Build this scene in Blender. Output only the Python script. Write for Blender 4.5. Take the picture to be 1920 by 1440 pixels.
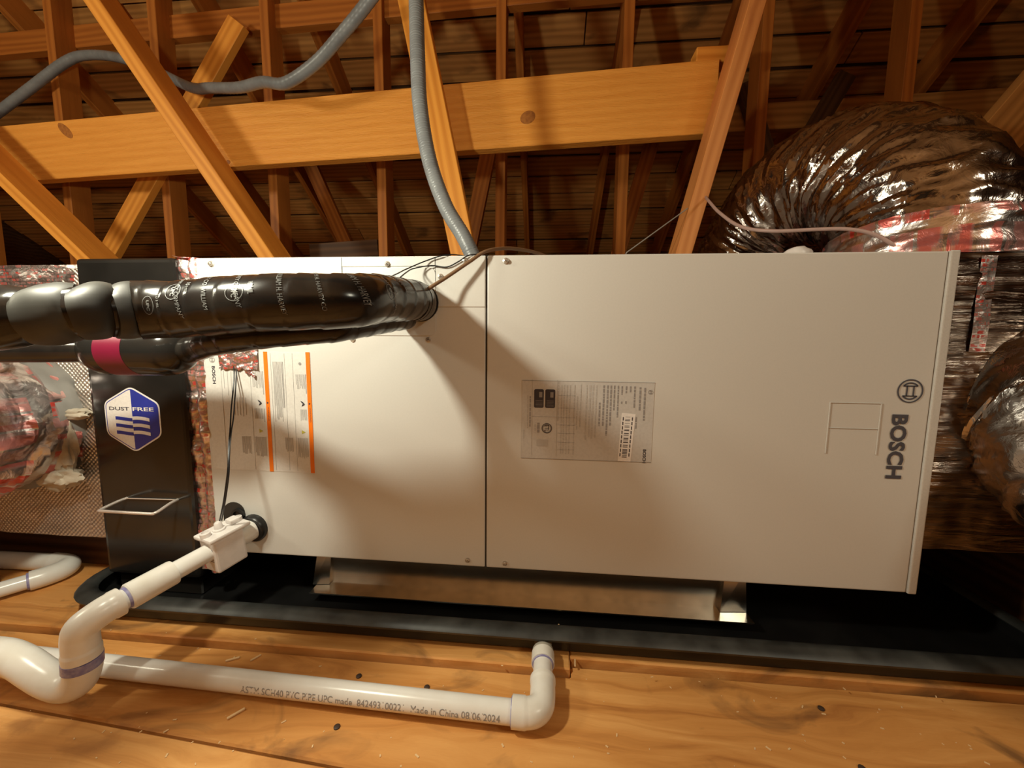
import bpy, bmesh, math, random
from mathutils import Vector, Matrix, noise

for o in list(bpy.data.objects):
    bpy.data.objects.remove(o, do_unlink=True)
scene = bpy.context.scene
COL = scene.collection
R = math.radians
V = Vector

# ------------------------------------------------------------------ camera
cam_d = bpy.data.cameras.new('camera')
cam_d.sensor_fit = 'HORIZONTAL'
cam_d.sensor_width = 36.0
cam_d.lens = 715.0 / 1920.0 * 36.0
cam_d.clip_start = 0.02
cam = bpy.data.objects.new('camera', cam_d)
COL.objects.link(cam)
yaw, pitch, roll = R(-4.9039), R(-6.0479), R(0.5952)
fwd = V((math.sin(yaw) * math.cos(pitch), math.cos(yaw) * math.cos(pitch), math.sin(pitch)))
rt = V((math.cos(yaw), -math.sin(yaw), 0.0))
upv = rt.cross(fwd)
r2 = math.cos(roll) * rt + math.sin(roll) * upv
u2 = -math.sin(roll) * rt + math.cos(roll) * upv
mw = Matrix.Identity(4)
for i in range(3):
    mw[i][0] = r2[i]; mw[i][1] = u2[i]; mw[i][2] = -fwd[i]
mw.translation = V((0.7043, -0.7311, 0.5864))
cam.matrix_world = mw
scene.camera = cam

# ------------------------------------------------------------------ world, lamps, exposure
w = bpy.data.worlds.new('attic_air')
scene.world = w
w.use_nodes = True
w.node_tree.nodes['Background'].inputs[0].default_value = (0.03, 0.018, 0.009, 1)
w.node_tree.nodes['Background'].inputs[1].default_value = 1.0

def lamp(name, typ, loc, energy, color, radius, aim=None, spot=None, blend=0.6):
    d = bpy.data.lights.new(name, typ)
    d.energy = energy
    d.color = color
    d.shadow_soft_size = radius
    o = bpy.data.objects.new(name, d)
    COL.objects.link(o)
    o.location = loc
    if aim is not None:
        o.rotation_euler = (V(aim) - V(loc)).to_track_quat('-Z', 'Y').to_euler()
    if spot:
        d.spot_size = R(spot)
        d.spot_blend = blend
    return o

# bare bulb hanging left of the photographer
lamp('hanging_bulb', 'POINT', (0.095, -0.440, 0.928), 23.0, (1.0, 0.96, 0.76), 0.034)
# added fill point at left, brightens the crossbeam end and foil plenum
lamp('left_fill', 'POINT', (-1.45, -0.75, 1.55), 40.0, (1.0, 0.93, 0.70), 0.12)
# added unseen fill spot at right behind the camera, brightens right door and floor
lamp('right_fill_spot', 'SPOT', (2.3, -1.5, 1.75), 36.0, (1.0, 0.95, 0.74), 0.18, aim=(1.15, -0.1, 0.15), spot=80, blend=0.7)
# added bounce spot behind the camera, aimed up so the roof gives warm fill
lamp('bounce_fill_spot', 'SPOT', (1.3, -2.1, 0.35), 115.0, (1.0, 0.88, 0.64), 0.10, aim=(1.2, -2.0, 2.4), spot=125, blend=0.5)

scene.view_settings.view_transform = 'Standard'
scene.view_settings.look = 'None'
scene.view_settings.gamma = 1.0
scene.view_settings.use_curve_mapping = False
scene.view_settings.exposure = 0.08

# ------------------------------------------------------------------ materials
def new_mat(name):
    m = bpy.data.materials.new(name)
    m.use_nodes = True
    nt = m.node_tree
    return m, nt, nt.nodes['Principled BSDF']

def N(nt, typ, **kw):
    n = nt.nodes.new(typ)
    for k, v in kw.items():
        if k in n.inputs:
            n.inputs[k].default_value = v
        else:
            setattr(n, k, v)
    return n

def L(nt, a, b):
    nt.links.new(a, b)

def coords(nt, scale=(1, 1, 1), rot=(0, 0, 0), which='Object'):
    tc = N(nt, 'ShaderNodeTexCoord')
    mp = N(nt, 'ShaderNodeMapping')
    mp.inputs['Scale'].default_value = scale
    mp.inputs['Rotation'].default_value = rot
    L(nt, tc.outputs[which], mp.inputs['Vector'])
    return mp.outputs['Vector']

def ramp(nt, fac, stops):
    r = N(nt, 'ShaderNodeValToRGB')
    e = r.color_ramp.elements
    while len(e) < len(stops):
        e.new(0.5)
    for el, (p, c) in zip(e, stops):
        el.position = p
        el.color = (*c, 1) if len(c) == 3 else c
    L(nt, fac, r.inputs[0])
    return r.outputs[0]

def mix(nt, fac, a, b, blend='MIX'):
    m = N(nt, 'ShaderNodeMix', data_type='RGBA', blend_type=blend)
    def put(v, s):
        if hasattr(v, 'links') or hasattr(v, 'is_linked'):
            L(nt, v, s)
        elif isinstance(v, (tuple, list)):
            s.default_value = (*v, 1) if len(v) == 3 else v
        else:
            s.default_value = v
    put(fac, m.inputs[0]); put(a, m.inputs[6]); put(b, m.inputs[7])
    return m.outputs[2]

def math_n(nt, op, a, b=0.0):
    m = N(nt, 'ShaderNodeMath', operation=op)
    for v, s in ((a, m.inputs[0]), (b, m.inputs[1])):
        if hasattr(v, 'is_linked'):
            L(nt, v, s)
        else:
            s.default_value = v
    return m.outputs[0]

def bump(nt, bsdf, height, strength=0.3, dist=0.002):
    b = N(nt, 'ShaderNodeBump')
    b.inputs['Strength'].default_value = strength
    b.inputs['Distance'].default_value = dist
    L(nt, height, b.inputs['Height'])
    L(nt, b.outputs[0], bsdf.inputs['Normal'])

def plain(name, col, rough=0.4, metal=0.0, spec=0.5, coat=0.0, speck=None, nscale=60, bstr=0.0):
    m, nt, b = new_mat(name)
    b.inputs['Base Color'].default_value = (*col, 1)
    b.inputs['Roughness'].default_value = rough
    b.inputs['Metallic'].default_value = metal
    b.inputs['Specular IOR Level'].default_value = spec
    b.inputs['Coat Weight'].default_value = coat
    v = coords(nt)
    n = N(nt, 'ShaderNodeTexNoise', Scale=nscale, Detail=6.0)
    L(nt, v, n.inputs['Vector'])
    s2 = speck if speck else tuple(c * 0.9 for c in col)
    L(nt, ramp(nt, n.outputs[0], [(0.40, col), (0.75, s2)]), b.inputs['Base Color'])
    if bstr:
        bump(nt, b, n.outputs[0], bstr, 0.0015)
    return m

def wood(name, light, dark, grain=(1.2, 26, 26), rough=0.55, rings=0.5, bstr=0.35, stain=None, saw=0.0):
    m, nt, b = new_mat(name)
    v = coords(nt, grain)
    n1 = N(nt, 'ShaderNodeTexNoise', Scale=1.6, Detail=7.0, Roughness=0.62, Distortion=0.6)
    L(nt, v, n1.inputs['Vector'])
    v2 = coords(nt, (0.55, 5.5, 5.5))
    n2 = N(nt, 'ShaderNodeTexNoise', Scale=1.3, Detail=3.0, Distortion=1.2)
    L(nt, v2, n2.inputs['Vector'])
    wv = N(nt, 'ShaderNodeTexWave', wave_type='BANDS', bands_direction='Z', Scale=1.9, Distortion=6.0, Detail=2.5)
    wv.inputs['Detail Scale'].default_value = 0.9
    L(nt, v2, wv.inputs['Vector'])
    g = mix(nt, rings, n1.outputs[0], wv.outputs['Fac'])
    col = ramp(nt, g, [(0.25, dark), (0.72, light)])
    col2 = mix(nt, math_n(nt, 'MULTIPLY', n2.outputs[0], 0.55), col, tuple(0.5 * (a + c) for a, c in zip(light, dark)))
    if stain:
        v3 = coords(nt, (2.0, 6.0, 6.0))
        n3 = N(nt, 'ShaderNodeTexNoise', Scale=1.4, Detail=4.0, Distortion=0.8)
        L(nt, v3, n3.inputs['Vector'])
        sm = ramp(nt, n3.outputs[0], [(0.60, (0, 0, 0)), (0.72, (0.7, 0.7, 0.7))])
        col2 = mix(nt, sm, col2, stain)
    L(nt, col2, b.inputs['Base Color'])
    b.inputs['Roughness'].default_value = rough
    b.inputs['Specular IOR Level'].default_value = 0.3
    h = n1.outputs[0]
    if saw:
        v4 = coords(nt, (10, 70, 70))
        n4 = N(nt, 'ShaderNodeTexNoise', Scale=1.5, Detail=3.0, Distortion=1.0)
        L(nt, v4, n4.inputs['Vector'])
        h = math_n(nt, 'ADD', h, math_n(nt, 'MULTIPLY', n4.outputs[0], saw))
    bump(nt, b, h, bstr, 0.003)
    return m

def foil(name, rough=0.16, scale=(1, 1, 1), crinkle=22.0, strength=0.55, red=None, quilt=0.0, tint=(0.78, 0.74, 0.70), quilt_axes='XZ'):
    m, nt, b = new_mat(name)
    b.inputs['Metallic'].default_value = 1.0
    b.inputs['Roughness'].default_value = rough
    v = coords(nt, scale)
    n = N(nt, 'ShaderNodeTexNoise', Scale=crinkle, Detail=5.0, Roughness=0.55, Distortion=1.4)
    L(nt, v, n.inputs['Vector'])
    vo = N(nt, 'ShaderNodeTexVoronoi', feature='F1', Scale=crinkle * 1.5)
    L(nt, v, vo.inputs['Vector'])
    h = math_n(nt, 'ADD', n.outputs[0], math_n(nt, 'MULTIPLY', vo.outputs['Distance'], 0.55))
    if quilt:
        tc = coords(nt, (1, 1, 1))
        sp = N(nt, 'ShaderNodeSeparateXYZ')
        L(nt, tc, sp.inputs[0])
        f = 620.0
        a = math_n(nt, 'SINE', math_n(nt, 'MULTIPLY', sp.outputs[quilt_axes[0]], f))
        c = math_n(nt, 'SINE', math_n(nt, 'MULTIPLY', sp.outputs[quilt_axes[1]], f))
        q = math_n(nt, 'MULTIPLY', a, c)
        h = math_n(nt, 'ADD', math_n(nt, 'MULTIPLY', h, 0.8), math_n(nt, 'MULTIPLY', q, quilt))
    bump(nt, b, h, strength, 0.006)
    col = None
    n5 = N(nt, 'ShaderNodeTexNoise', Scale=9.0, Detail=2.0)
    L(nt, v, n5.inputs['Vector'])
    col = ramp(nt, n5.outputs[0], [(0.3, tuple(c * 0.75 for c in tint)), (0.7, tint)])
    if red:
        vb = coords(nt, red, which='UV')
        br = N(nt, 'ShaderNodeTexBrick')
        br.inputs['Scale'].default_value = 1.0
        br.inputs['Mortar Size'].default_value = 0.035
        br.inputs['Mortar Smooth'].default_value = 0.0
        br.inputs['Color1'].default_value = (1, 1, 1, 1)
        br.inputs['Color2'].default_value = (0, 0, 0, 1)
        br.inputs['Mortar'].default_value = (0, 0, 0, 1)
        br.inputs['Bias'].default_value = -0.05
        L(nt, vb, br.inputs['Vector'])
        n6 = N(nt, 'ShaderNodeTexNoise', Scale=3.0, Detail=5.0)
        L(nt, vb, n6.inputs['Vector'])
        mask = math_n(nt, 'MULTIPLY', br.outputs['Color'], ramp(nt, n6.outputs[0], [(0.42, (0.15, 0.15, 0.15)), (0.52, (1, 1, 1))]))
        col = mix(nt, mask, col, (0.62, 0.07, 0.05))
        L(nt, math_n(nt, 'SUBTRACT', 1.0, math_n(nt, 'MULTIPLY', mask, 0.6)), b.inputs['Metallic'])
    L(nt, col, b.inputs['Base Color'])
    return m

M = {}
M['paint'] = plain('light_grey_paint', (0.66, 0.655, 0.625), 0.34, spec=0.45, nscale=300, speck=(0.64, 0.635, 0.605), bstr=0.03)
M['flange'] = plain('light_grey_flange_paint', (0.62, 0.61, 0.58), 0.35, nscale=300)
M['gap'] = plain('dark_seam', (0.03, 0.025, 0.02), 0.6)
M['screw'] = plain('zinc_screw', (0.62, 0.58, 0.52), 0.32, 0.7)
M['blackbox'] = plain('glossy_black_enamel', (0.012, 0.011, 0.010), 0.16, spec=0.5, nscale=7, speck=(0.022, 0.02, 0.018), bstr=0.05)
M['blackplastic'] = plain('black_plastic', (0.012, 0.012, 0.012), 0.35)
M['pan'] = plain('dusty_black_pan', (0.018, 0.019, 0.018), 0.45, nscale=18, speck=(0.06, 0.063, 0.06), bstr=0.1)
M['panblack'] = plain('black_pan_plastic', (0.007, 0.007, 0.007), 0.30, nscale=18, speck=(0.012, 0.012, 0.012))
M['pvc'] = plain('white_pvc', (0.80, 0.79, 0.76), 0.22, spec=0.5, nscale=40, speck=(0.77, 0.75, 0.71))
M['pvcfit'] = plain('white_pvc_fitting', (0.80, 0.785, 0.74), 0.28, spec=0.5, nscale=40, speck=(0.74, 0.71, 0.64))
M['primer'] = plain('violet_primer', (0.20, 0.19, 0.42), 0.35, nscale=90, speck=(0.42, 0.40, 0.55))
M['switch'] = plain('white_switch_plastic', (0.80, 0.76, 0.74), 0.35)
M['clear'] = plain('clear_smoky_fitting', (0.42, 0.39, 0.33), 0.2)
M['galv'] = plain('galvanised_steel', (0.62, 0.58, 0.52), 0.24, 1.0, nscale=34, speck=(0.50, 0.47, 0.42), bstr=0.05)
M['label'] = plain('label_grey', (0.59, 0.58, 0.56), 0.4, nscale=200)
M['labelwhite'] = plain('label_white', (0.72, 0.71, 0.68), 0.35, nscale=200)
M['white'] = plain('sticker_white', (0.86, 0.84, 0.82), 0.35, nscale=200)
M['ink'] = plain('print_grey', (0.30, 0.29, 0.29), 0.5)
M['inkfaint'] = plain('print_faint', (0.50, 0.49, 0.475), 0.5)
M['inkdark'] = plain('print_dark', (0.045, 0.043, 0.055), 0.5)
M['navy'] = plain('navy_print', (0.075, 0.075, 0.095), 0.45)
M['orange'] = plain('warning_orange', (0.90, 0.20, 0.01), 0.45)
M['yellow'] = plain('warning_yellow', (0.50, 0.46, 0.08), 0.45)
M['blue'] = plain('badge_blue', (0.03, 0.045, 0.36), 0.25)
M['pink'] = plain('pink_band', (0.17, 0.007, 0.030), 0.4)
M['tape'] = plain('black_pipe_tape', (0.012, 0.010, 0.009), 0.20, spec=0.5, nscale=22, speck=(0.026, 0.022, 0.018), bstr=0.12)
M['foam'] = plain('grey_stretched_tape', (0.022, 0.021, 0.019), 0.5, nscale=9, speck=(0.085, 0.085, 0.074), bstr=0.15)
M['tapeprint'] = plain('tape_print', (0.26, 0.27, 0.265), 0.4, nscale=60, speck=(0.08, 0.08, 0.08))
M['conduit'] = plain('grey_flexible_conduit', (0.20, 0.215, 0.225), 0.38, spec=0.5, nscale=25, speck=(0.15, 0.16, 0.17))
M['darkconduit'] = plain('dark_conduit', (0.06, 0.065, 0.065), 0.45)
M['wireblack'] = plain('black_wire', (0.012, 0.012, 0.014), 0.4)
M['wirebrown'] = plain('brown_cable', (0.20, 0.11, 0.055), 0.5)
M['wirepink'] = plain('pale_pink_cable', (0.52, 0.36, 0.32), 0.5)
M['wiregrey'] = plain('grey_wire', (0.35, 0.34, 0.31), 0.5)
M['chrome'] = plain('nickel_wire', (0.80, 0.72, 0.66), 0.38, 0.55)
M['mastic'] = plain('grey_mastic', (0.24, 0.23, 0.215), 0.55, nscale=14, speck=(0.15, 0.14, 0.13), bstr=0.6)
M['fluff'] = plain('fibreglass_tuft', (0.56, 0.50, 0.40), 0.9, nscale=40, speck=(0.36, 0.31, 0.23), bstr=0.8)
M['beam'] = wood('framing_lumber', (0.88, 0.38, 0.060), (0.62, 0.22, 0.026), rings=0.45, bstr=0.35)
M['sawn'] = wood('rough_sawn_lumber', (0.92, 0.42, 0.080), (0.74, 0.29, 0.042), grain=(2.2, 22, 22), rings=0.22, bstr=0.7, saw=1.4)
M['redbeam'] = wood('reddish_lumber', (0.84, 0.36, 0.11), (0.60, 0.215, 0.055), rings=0.4, bstr=0.4, stain=(0.40, 0.13, 0.05))
M['stud'] = wood('old_stud_lumber', (0.50, 0.175, 0.030), (0.30, 0.09, 0.014), rings=0.4)
M['roofboard'] = wood('roof_sheathing', (0.62, 0.30, 0.085), (0.36, 0.16, 0.042), grain=(1.0, 16, 16), rings=0.4, stain=(0.10, 0.05, 0.02))
M['slope'] = wood('pale_roof_lumber', (0.66, 0.40, 0.19), (0.48, 0.26, 0.11), rings=0.4)
M['darkwood'] = wood('dark_old_and_shaded_wood', (0.13, 0.06, 0.025), (0.05, 0.022, 0.01), rings=0.4)
def plywood(name, light, mid, dark, stain, seed):
    m, nt, b = new_mat(name)
    v = coords(nt, (1.0, 3.2, 3.2))
    warp = N(nt, 'ShaderNodeTexNoise', Scale=2.1, Detail=3.0)
    L(nt, v, warp.inputs['Vector'])
    wv = N(nt, 'ShaderNodeVectorMath', operation='MULTIPLY_ADD')
    L(nt, warp.outputs['Color'], wv.inputs[0])
    wv.inputs[1].default_value = (0.9, 0.55, 0.0)
    L(nt, v, wv.inputs[2])
    mp = N(nt, 'ShaderNodeMapping')
    mp.inputs['Location'].default_value = (seed, seed * 0.7, 0)
    mp.inputs['Scale'].default_value = (1.4, 4.5, 1)
    L(nt, wv.outputs[0], mp.inputs['Vector'])
    n1 = N(nt, 'ShaderNodeTexNoise', Scale=1.5, Detail=8.0, Roughness=0.6, Distortion=0.8)
    L(nt, mp.outputs[0], n1.inputs['Vector'])
    fine = N(nt, 'ShaderNodeTexNoise', Scale=1.0, Detail=6.0, Roughness=0.7)
    L(nt, coords(nt, (9, 120, 120)), fine.inputs['Vector'])
    base = ramp(nt, n1.outputs[0], [(0.30, dark), (0.46, mid), (0.66, light)])
    col = mix(nt, math_n(nt, 'MULTIPLY', fine.outputs[0], 0.45), base, mid)
    n3 = N(nt, 'ShaderNodeTexNoise', Scale=5.0, Detail=5.0, Distortion=0.9)
    L(nt, coords(nt, (1.3, 2.2, 2.2)), n3.inputs['Vector'])
    col = mix(nt, ramp(nt, n3.outputs[0], [(0.57, (0, 0, 0)), (0.70, (0.8, 0.8, 0.8))]), col, stain)
    L(nt, col, b.inputs['Base Color'])
    b.inputs['Roughness'].default_value = 0.6
    b.inputs['Specular IOR Level'].default_value = 0.3
    h = math_n(nt, 'ADD', n1.outputs[0], math_n(nt, 'MULTIPLY', fine.outputs[0], 0.5))
    bump(nt, b, h, 0.3, 0.003)
    return m
M['floor'] = plywood('worn_plywood', (0.80, 0.42, 0.14), (0.62, 0.28, 0.075), (0.36, 0.13, 0.03), (0.16, 0.075, 0.03), 3.1)
M['floor2'] = plywood('worn_plywood_pale', (0.84, 0.46, 0.165), (0.68, 0.33, 0.10), (0.45, 0.18, 0.045), (0.42, 0.19, 0.06), 8.4)
M['knot'] = plain('wood_knot', (0.44, 0.165, 0.028), 0.6, nscale=90, speck=(0.28, 0.09, 0.015))
M['chip'] = plain('pale_wood_chip', (0.80, 0.56, 0.30), 0.7)
M['nail'] = plain('rusty_nail', (0.05, 0.028, 0.018), 0.6)
M['foilquilt'] = foil('quilted_foil', 0.44, (1, 1, 3), 9.0, 0.7, quilt=0.35, tint=(0.86, 0.81, 0.76))
M['foilprint'] = foil('printed_foil_tape', 0.34, (1, 1, 1), 26.0, 0.6, red=(9, 9, 1), tint=(0.82, 0.76, 0.73))
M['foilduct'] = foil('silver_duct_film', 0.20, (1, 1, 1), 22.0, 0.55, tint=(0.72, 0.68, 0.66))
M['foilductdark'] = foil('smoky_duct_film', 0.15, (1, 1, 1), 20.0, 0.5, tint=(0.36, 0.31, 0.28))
M['foilprintduct'] = foil('printed_duct_film', 0.28, (1, 1, 1), 18.0, 0.5, red=(14, 4, 1), tint=(0.74, 0.68, 0.66))
M['foilplenum'] = foil('wrinkled_foil_wrap', 0.17, (0.6, 1, 9), 6.0, 0.8, tint=(0.42, 0.35, 0.30))

# ------------------------------------------------------------------ mesh helpers
class MB:
    def __init__(self):
        self.v = []; self.f = []; self.uv = []
    def box(self, x0, x1, y0, y1, z0, z1):
        b = len(self.v)
        self.v += [(x0, y0, z0), (x1, y0, z0), (x1, y1, z0), (x0, y1, z0), (x0, y0, z1), (x1, y0, z1), (x1, y1, z1), (x0, y1, z1)]
        self.f += [tuple(b + i for i in q) for q in ((0, 3, 2, 1), (4, 5, 6, 7), (0, 1, 5, 4), (1, 2, 6, 5), (2, 3, 7, 6), (3, 0, 4, 7))]
        return self
    def quad(self, *p):
        b = len(self.v); self.v += [tuple(q) for q in p]; self.f.append(tuple(range(b, b + len(p)))); return self
    def rectxz(self, x0, x1, z0, z1, y, t=0.0006):
        return self.box(x0, x1, y - t, y, z0, z1)
    def polyxz(self, pts, y, t=0.0008):
        b = len(self.v); n = len(pts)
        self.v += [(p[0], y - t, p[1]) for p in pts] + [(p[0], y, p[1]) for p in pts]
        self.f.append(tuple(range(b, b + n))); self.f.append(tuple(reversed(range(b + n, b + 2 * n))))
        for i in range(n):
            j = (i + 1) % n
            self.f.append((b + j, b + i, b + n + i, b + n + j))
        return self
    def ringxz(self, cx, cz, r0, r1, y, t=0.0008, n=40):
        b = len(self.v)
        for i in range(n):
            a = 2 * math.pi * i / n
            for r, yy in ((r0, y - t), (r1, y - t), (r1, y), (r0, y)):
                self.v.append((cx + r * math.cos(a), yy, cz + r * math.sin(a)))
        for i in range(n):
            j = (i + 1) % n
            for k in range(4):
                l = (k + 1) % 4
                self.f.append((b + 4 * i + k, b + 4 * i + l, b + 4 * j + l, b + 4 * j + k))
        return self
    def lathe(self, o, axis, prof, n=24):
        # prof: list of (distance along axis, radius)
        o = V(o); a = V(axis).normalized()
        s = a.orthogonal().normalized(); t = a.cross(s)
        b = len(self.v)
        for d, r in prof:
            for i in range(n):
                an = 2 * math.pi * i / n
                self.v.append(tuple(o + a * d + (s * math.cos(an) + t * math.sin(an)) * r))
        for k in range(len(prof) - 1):
            for i in range(n):
                j = (i + 1) % n
                self.f.append((b + k * n + i, b + k * n + j, b + (k + 1) * n + j, b + (k + 1) * n + i))
        self.f.append(tuple(b + i for i in reversed(range(n))))
        e = b + (len(prof) - 1) * n
        self.f.append(tuple(e + i for i in range(n)))
        return self
    def add(self, vs, fs):
        b = len(self.v); self.v += [tuple(p) for p in vs]; self.f += [tuple(b + i for i in f) for f in fs]; return self
    def build(self, name, mat, parent=None, smooth=False, bevel=0.0, seg=2):
        me = bpy.data.meshes.new(name)
        me.from_pydata(self.v, [], self.f)
        if bevel or True:
            bm = bmesh.new(); bm.from_mesh(me)
            bmesh.ops.recalc_face_normals(bm, faces=bm.faces)
            if bevel:
                bmesh.ops.bevel(bm, geom=list(bm.edges), offset=bevel, segments=seg, profile=0.6, affect='EDGES', clamp_overlap=True)
            bm.to_mesh(me); bm.free()
        return link(name, me, mat, parent, smooth)

def link(name, me, mat, parent=None, smooth=False):
    me.materials.append(M[mat] if isinstance(mat, str) else mat)
    if smooth:
        me.polygons.foreach_set('use_smooth', [True] * len(me.polygons))
        try:
            me.set_sharp_from_angle(angle=R(40))
        except Exception:
            pass
    o = bpy.data.objects.new(name, me)
    COL.objects.link(o)
    if parent is not None:
        o.parent = parent
        if parent.type == 'EMPTY':
            o.matrix_parent_inverse = Matrix.Translation(-parent.location)
        else:
            o.matrix_parent_inverse = parent.matrix_basis.inverted()
    return o

def tag(o, label, cat, group=None):
    o['label'] = label; o['category'] = cat
    if group:
        o['group'] = group
    return o

def thing(name, label, cat, loc, group=None):
    o = bpy.data.objects.new(name, None)
    COL.objects.link(o)
    o.empty_display_size = 0.05
    o.location = V(loc)
    return tag(o, label, cat, group)

def struct(o):
    o['kind'] = 'structure'
    return o

def catmull(pts, per=12):
    P = [V(p) for p in pts]
    P = [2 * P[0] - P[1]] + P + [2 * P[-1] - P[-2]]
    out = []
    for i in range(1, len(P) - 2):
        p0, p1, p2, p3 = P[i - 1:i + 3]
        for k in range(per):
            t = k / per
            out.append(0.5 * ((2 * p1) + (p2 - p0) * t + (2 * p0 - 5 * p1 + 4 * p2 - p3) * t * t + (3 * p1 - p0 - 3 * p2 + p3) * t ** 3))
    out.append(P[-2])
    return out

def resample(path, step):
    d = [0.0]
    for a, b in zip(path, path[1:]):
        d.append(d[-1] + (b - a).length)
    n = max(2, int(d[-1] / step) + 1)
    out = []; k = 0
    for i in range(n):
        s = d[-1] * i / (n - 1)
        while k < len(d) - 2 and d[k + 1] < s:
            k += 1
        seg = d[k + 1] - d[k]
        f = (s - d[k]) / seg if seg > 1e-9 else 0
        out.append(path[k].lerp(path[k + 1], min(1, max(0, f))))
    return out, d[-1]

def frames(path, ref=None):
    T = []
    for i in range(len(path)):
        a = path[max(0, i - 1)]; b = path[min(len(path) - 1, i + 1)]
        T.append((b - a).normalized())
    n = V(ref) if ref is not None else T[0].orthogonal()
    n = (n - T[0] * n.dot(T[0])).normalized()
    F = []
    for t in T:
        n = (n - t * n.dot(t)).normalized()
        F.append((n.copy(), t.cross(n), t))
    return F

class Sweep:
    """a tube swept along a smooth path; pos(s, angle, r) gives points on it"""
    def __init__(self, pts, step, ref=(0, 0, 1), per=14, smooth=True):
        p = catmull(pts, per) if smooth else [V(q) for q in pts]
        self.path, self.length = resample(p, step)
        self.F = frames(self.path, ref)
    def pos(self, s, ang, r):
        x = max(0.0, min(1.0, s / self.length)) * (len(self.path) - 1)
        i = min(len(self.path) - 2, int(x)); f = x - i
        c = self.path[i].lerp(self.path[i + 1], f)
        n = self.F[i][0].lerp(self.F[i + 1][0], f).normalized()
        b = self.F[i][1].lerp(self.F[i + 1][1], f).normalized()
        return c + (n * math.cos(ang) + b * math.sin(ang)) * r
    def mesh(self, name, rad, nseg=24, caps=True, s0=0.0, s1=None, uv=False, off=None):
        s1 = self.length if s1 is None else s1
        m = len(self.path)
        i0 = int(round(s0 / self.length * (m - 1))); i1 = int(round(s1 / self.length * (m - 1)))
        vs = []; fs = []
        for i in range(i0, i1 + 1):
            n, b, t = self.F[i]
            s = self.length * i / (m - 1)
            for k in range(nseg):
                a = 2 * math.pi * k / nseg
                r = rad(s, a) if callable(rad) else rad
                p = self.path[i] + (n * math.cos(a) + b * math.sin(a)) * r
                if off:
                    p = p + off(s, a)
                vs.append(p)
        rows = i1 - i0
        for i in range(rows):
            for k in range(nseg):
                l = (k + 1) % nseg
                fs.append((i * nseg + k, i * nseg + l, (i + 1) * nseg + l, (i + 1) * nseg + k))
        if caps:
            fs.append(tuple(reversed(range(nseg))))
            fs.append(tuple(rows * nseg + k for k in range(nseg)))
        me = bpy.data.meshes.new(name)
        me.from_pydata([tuple(p) for p in vs], [], fs)
        if uv:
            ul = me.uv_layers.new(name='UVMap')
            for poly in me.polygons:
                for li, vi in zip(poly.loop_indices, poly.vertices):
                    k = vi % nseg
                    if k == 0 and any((q % nseg) > nseg // 2 for q in poly.vertices):
                        k = nseg
                    ul.data[li].uv = (k / nseg, (vi // nseg) * self.length / (m - 1))
        bm = bmesh.new(); bm.from_mesh(me); bmesh.ops.recalc_face_normals(bm, faces=bm.faces); bm.to_mesh(me); bm.free()
        return me

def tube_obj(name, pts, r, mat, parent=None, nseg=12, step=0.01, smooth=True, per=14):
    sw = Sweep(pts, step, per=per, smooth=smooth)
    return link(name, sw.mesh(name, r, nseg), mat, parent, True)

def text_geo(s, size=1.0, bold=0.0, spacing=1.0, align='LEFT'):
    cu = bpy.data.curves.new('lettering', 'FONT')
    cu.body = s; cu.size = size; cu.offset = bold; cu.space_character = spacing
    cu.align_x = align; cu.align_y = 'CENTER'; cu.resolution_u = 3
    ob = bpy.data.objects.new('lettering', cu)
    COL.objects.link(ob)
    dg = bpy.context.evaluated_depsgraph_get()
    me = bpy.data.meshes.new_from_object(ob.evaluated_get(dg))
    vs = [v.co.copy() for v in me.vertices]; fs = [tuple(p.vertices) for p in me.polygons]
    bpy.data.objects.remove(ob); bpy.data.curves.remove(cu); bpy.data.meshes.remove(me)
    return vs, fs

def text_face(s, x, z, length, cap, y, down=True, bold=0.0):
    """flat lettering on a wall facing -y. down: reads top to bottom, starting at (x centre, z top)"""
    vs, fs = text_geo(s, 1.0, bold)
    x0 = min(v.x for v in vs); x1 = max(v.x for v in vs)
    y0 = min(v.y for v in vs); y1 = max(v.y for v in vs)
    out = []
    for v in vs:
        u = (v.x - x0) / (x1 - x0) * length
        h = ((v.y - y0) / (y1 - y0) - 0.5) * cap
        out.append((x + h, y, z - u) if down else (x + u, y, z + h))
    return out, fs

def beam(name, p0, p1, wid, dep, mat, label, ref=(0, 1, 0), cat='beam', parent=None, group=None, bev=0.002):
    """lumber from p0 to p1; dep along ref, wid across"""
    p0 = V(p0); p1 = V(p1)
    x = (p1 - p0); ln = x.length; x.normalize()
    y = V(ref); y = (y - x * y.dot(x)).normalized()
    z = x.cross(y)
    mb = MB().box(0, ln, -dep / 2, dep / 2, -wid / 2, wid / 2)
    o = mb.build(name, mat, None, bevel=bev, seg=1)
    mt = Matrix.Identity(4)
    for i in range(3):
        mt[i][0] = x[i]; mt[i][1] = y[i]; mt[i][2] = z[i]
    mt.translation = p0
    o.matrix_world = mt
    if label:
        tag(o, label, cat, group)
    if parent is not None:
        o.parent = parent
        o.matrix_parent_inverse = Matrix.Identity(4) if parent.type != 'EMPTY' else Matrix.Translation(-parent.location)
    return o

rnd = random.Random(7)
def nz(p, sc=1.0):
    return noise.noise(V(p) * sc)

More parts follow.
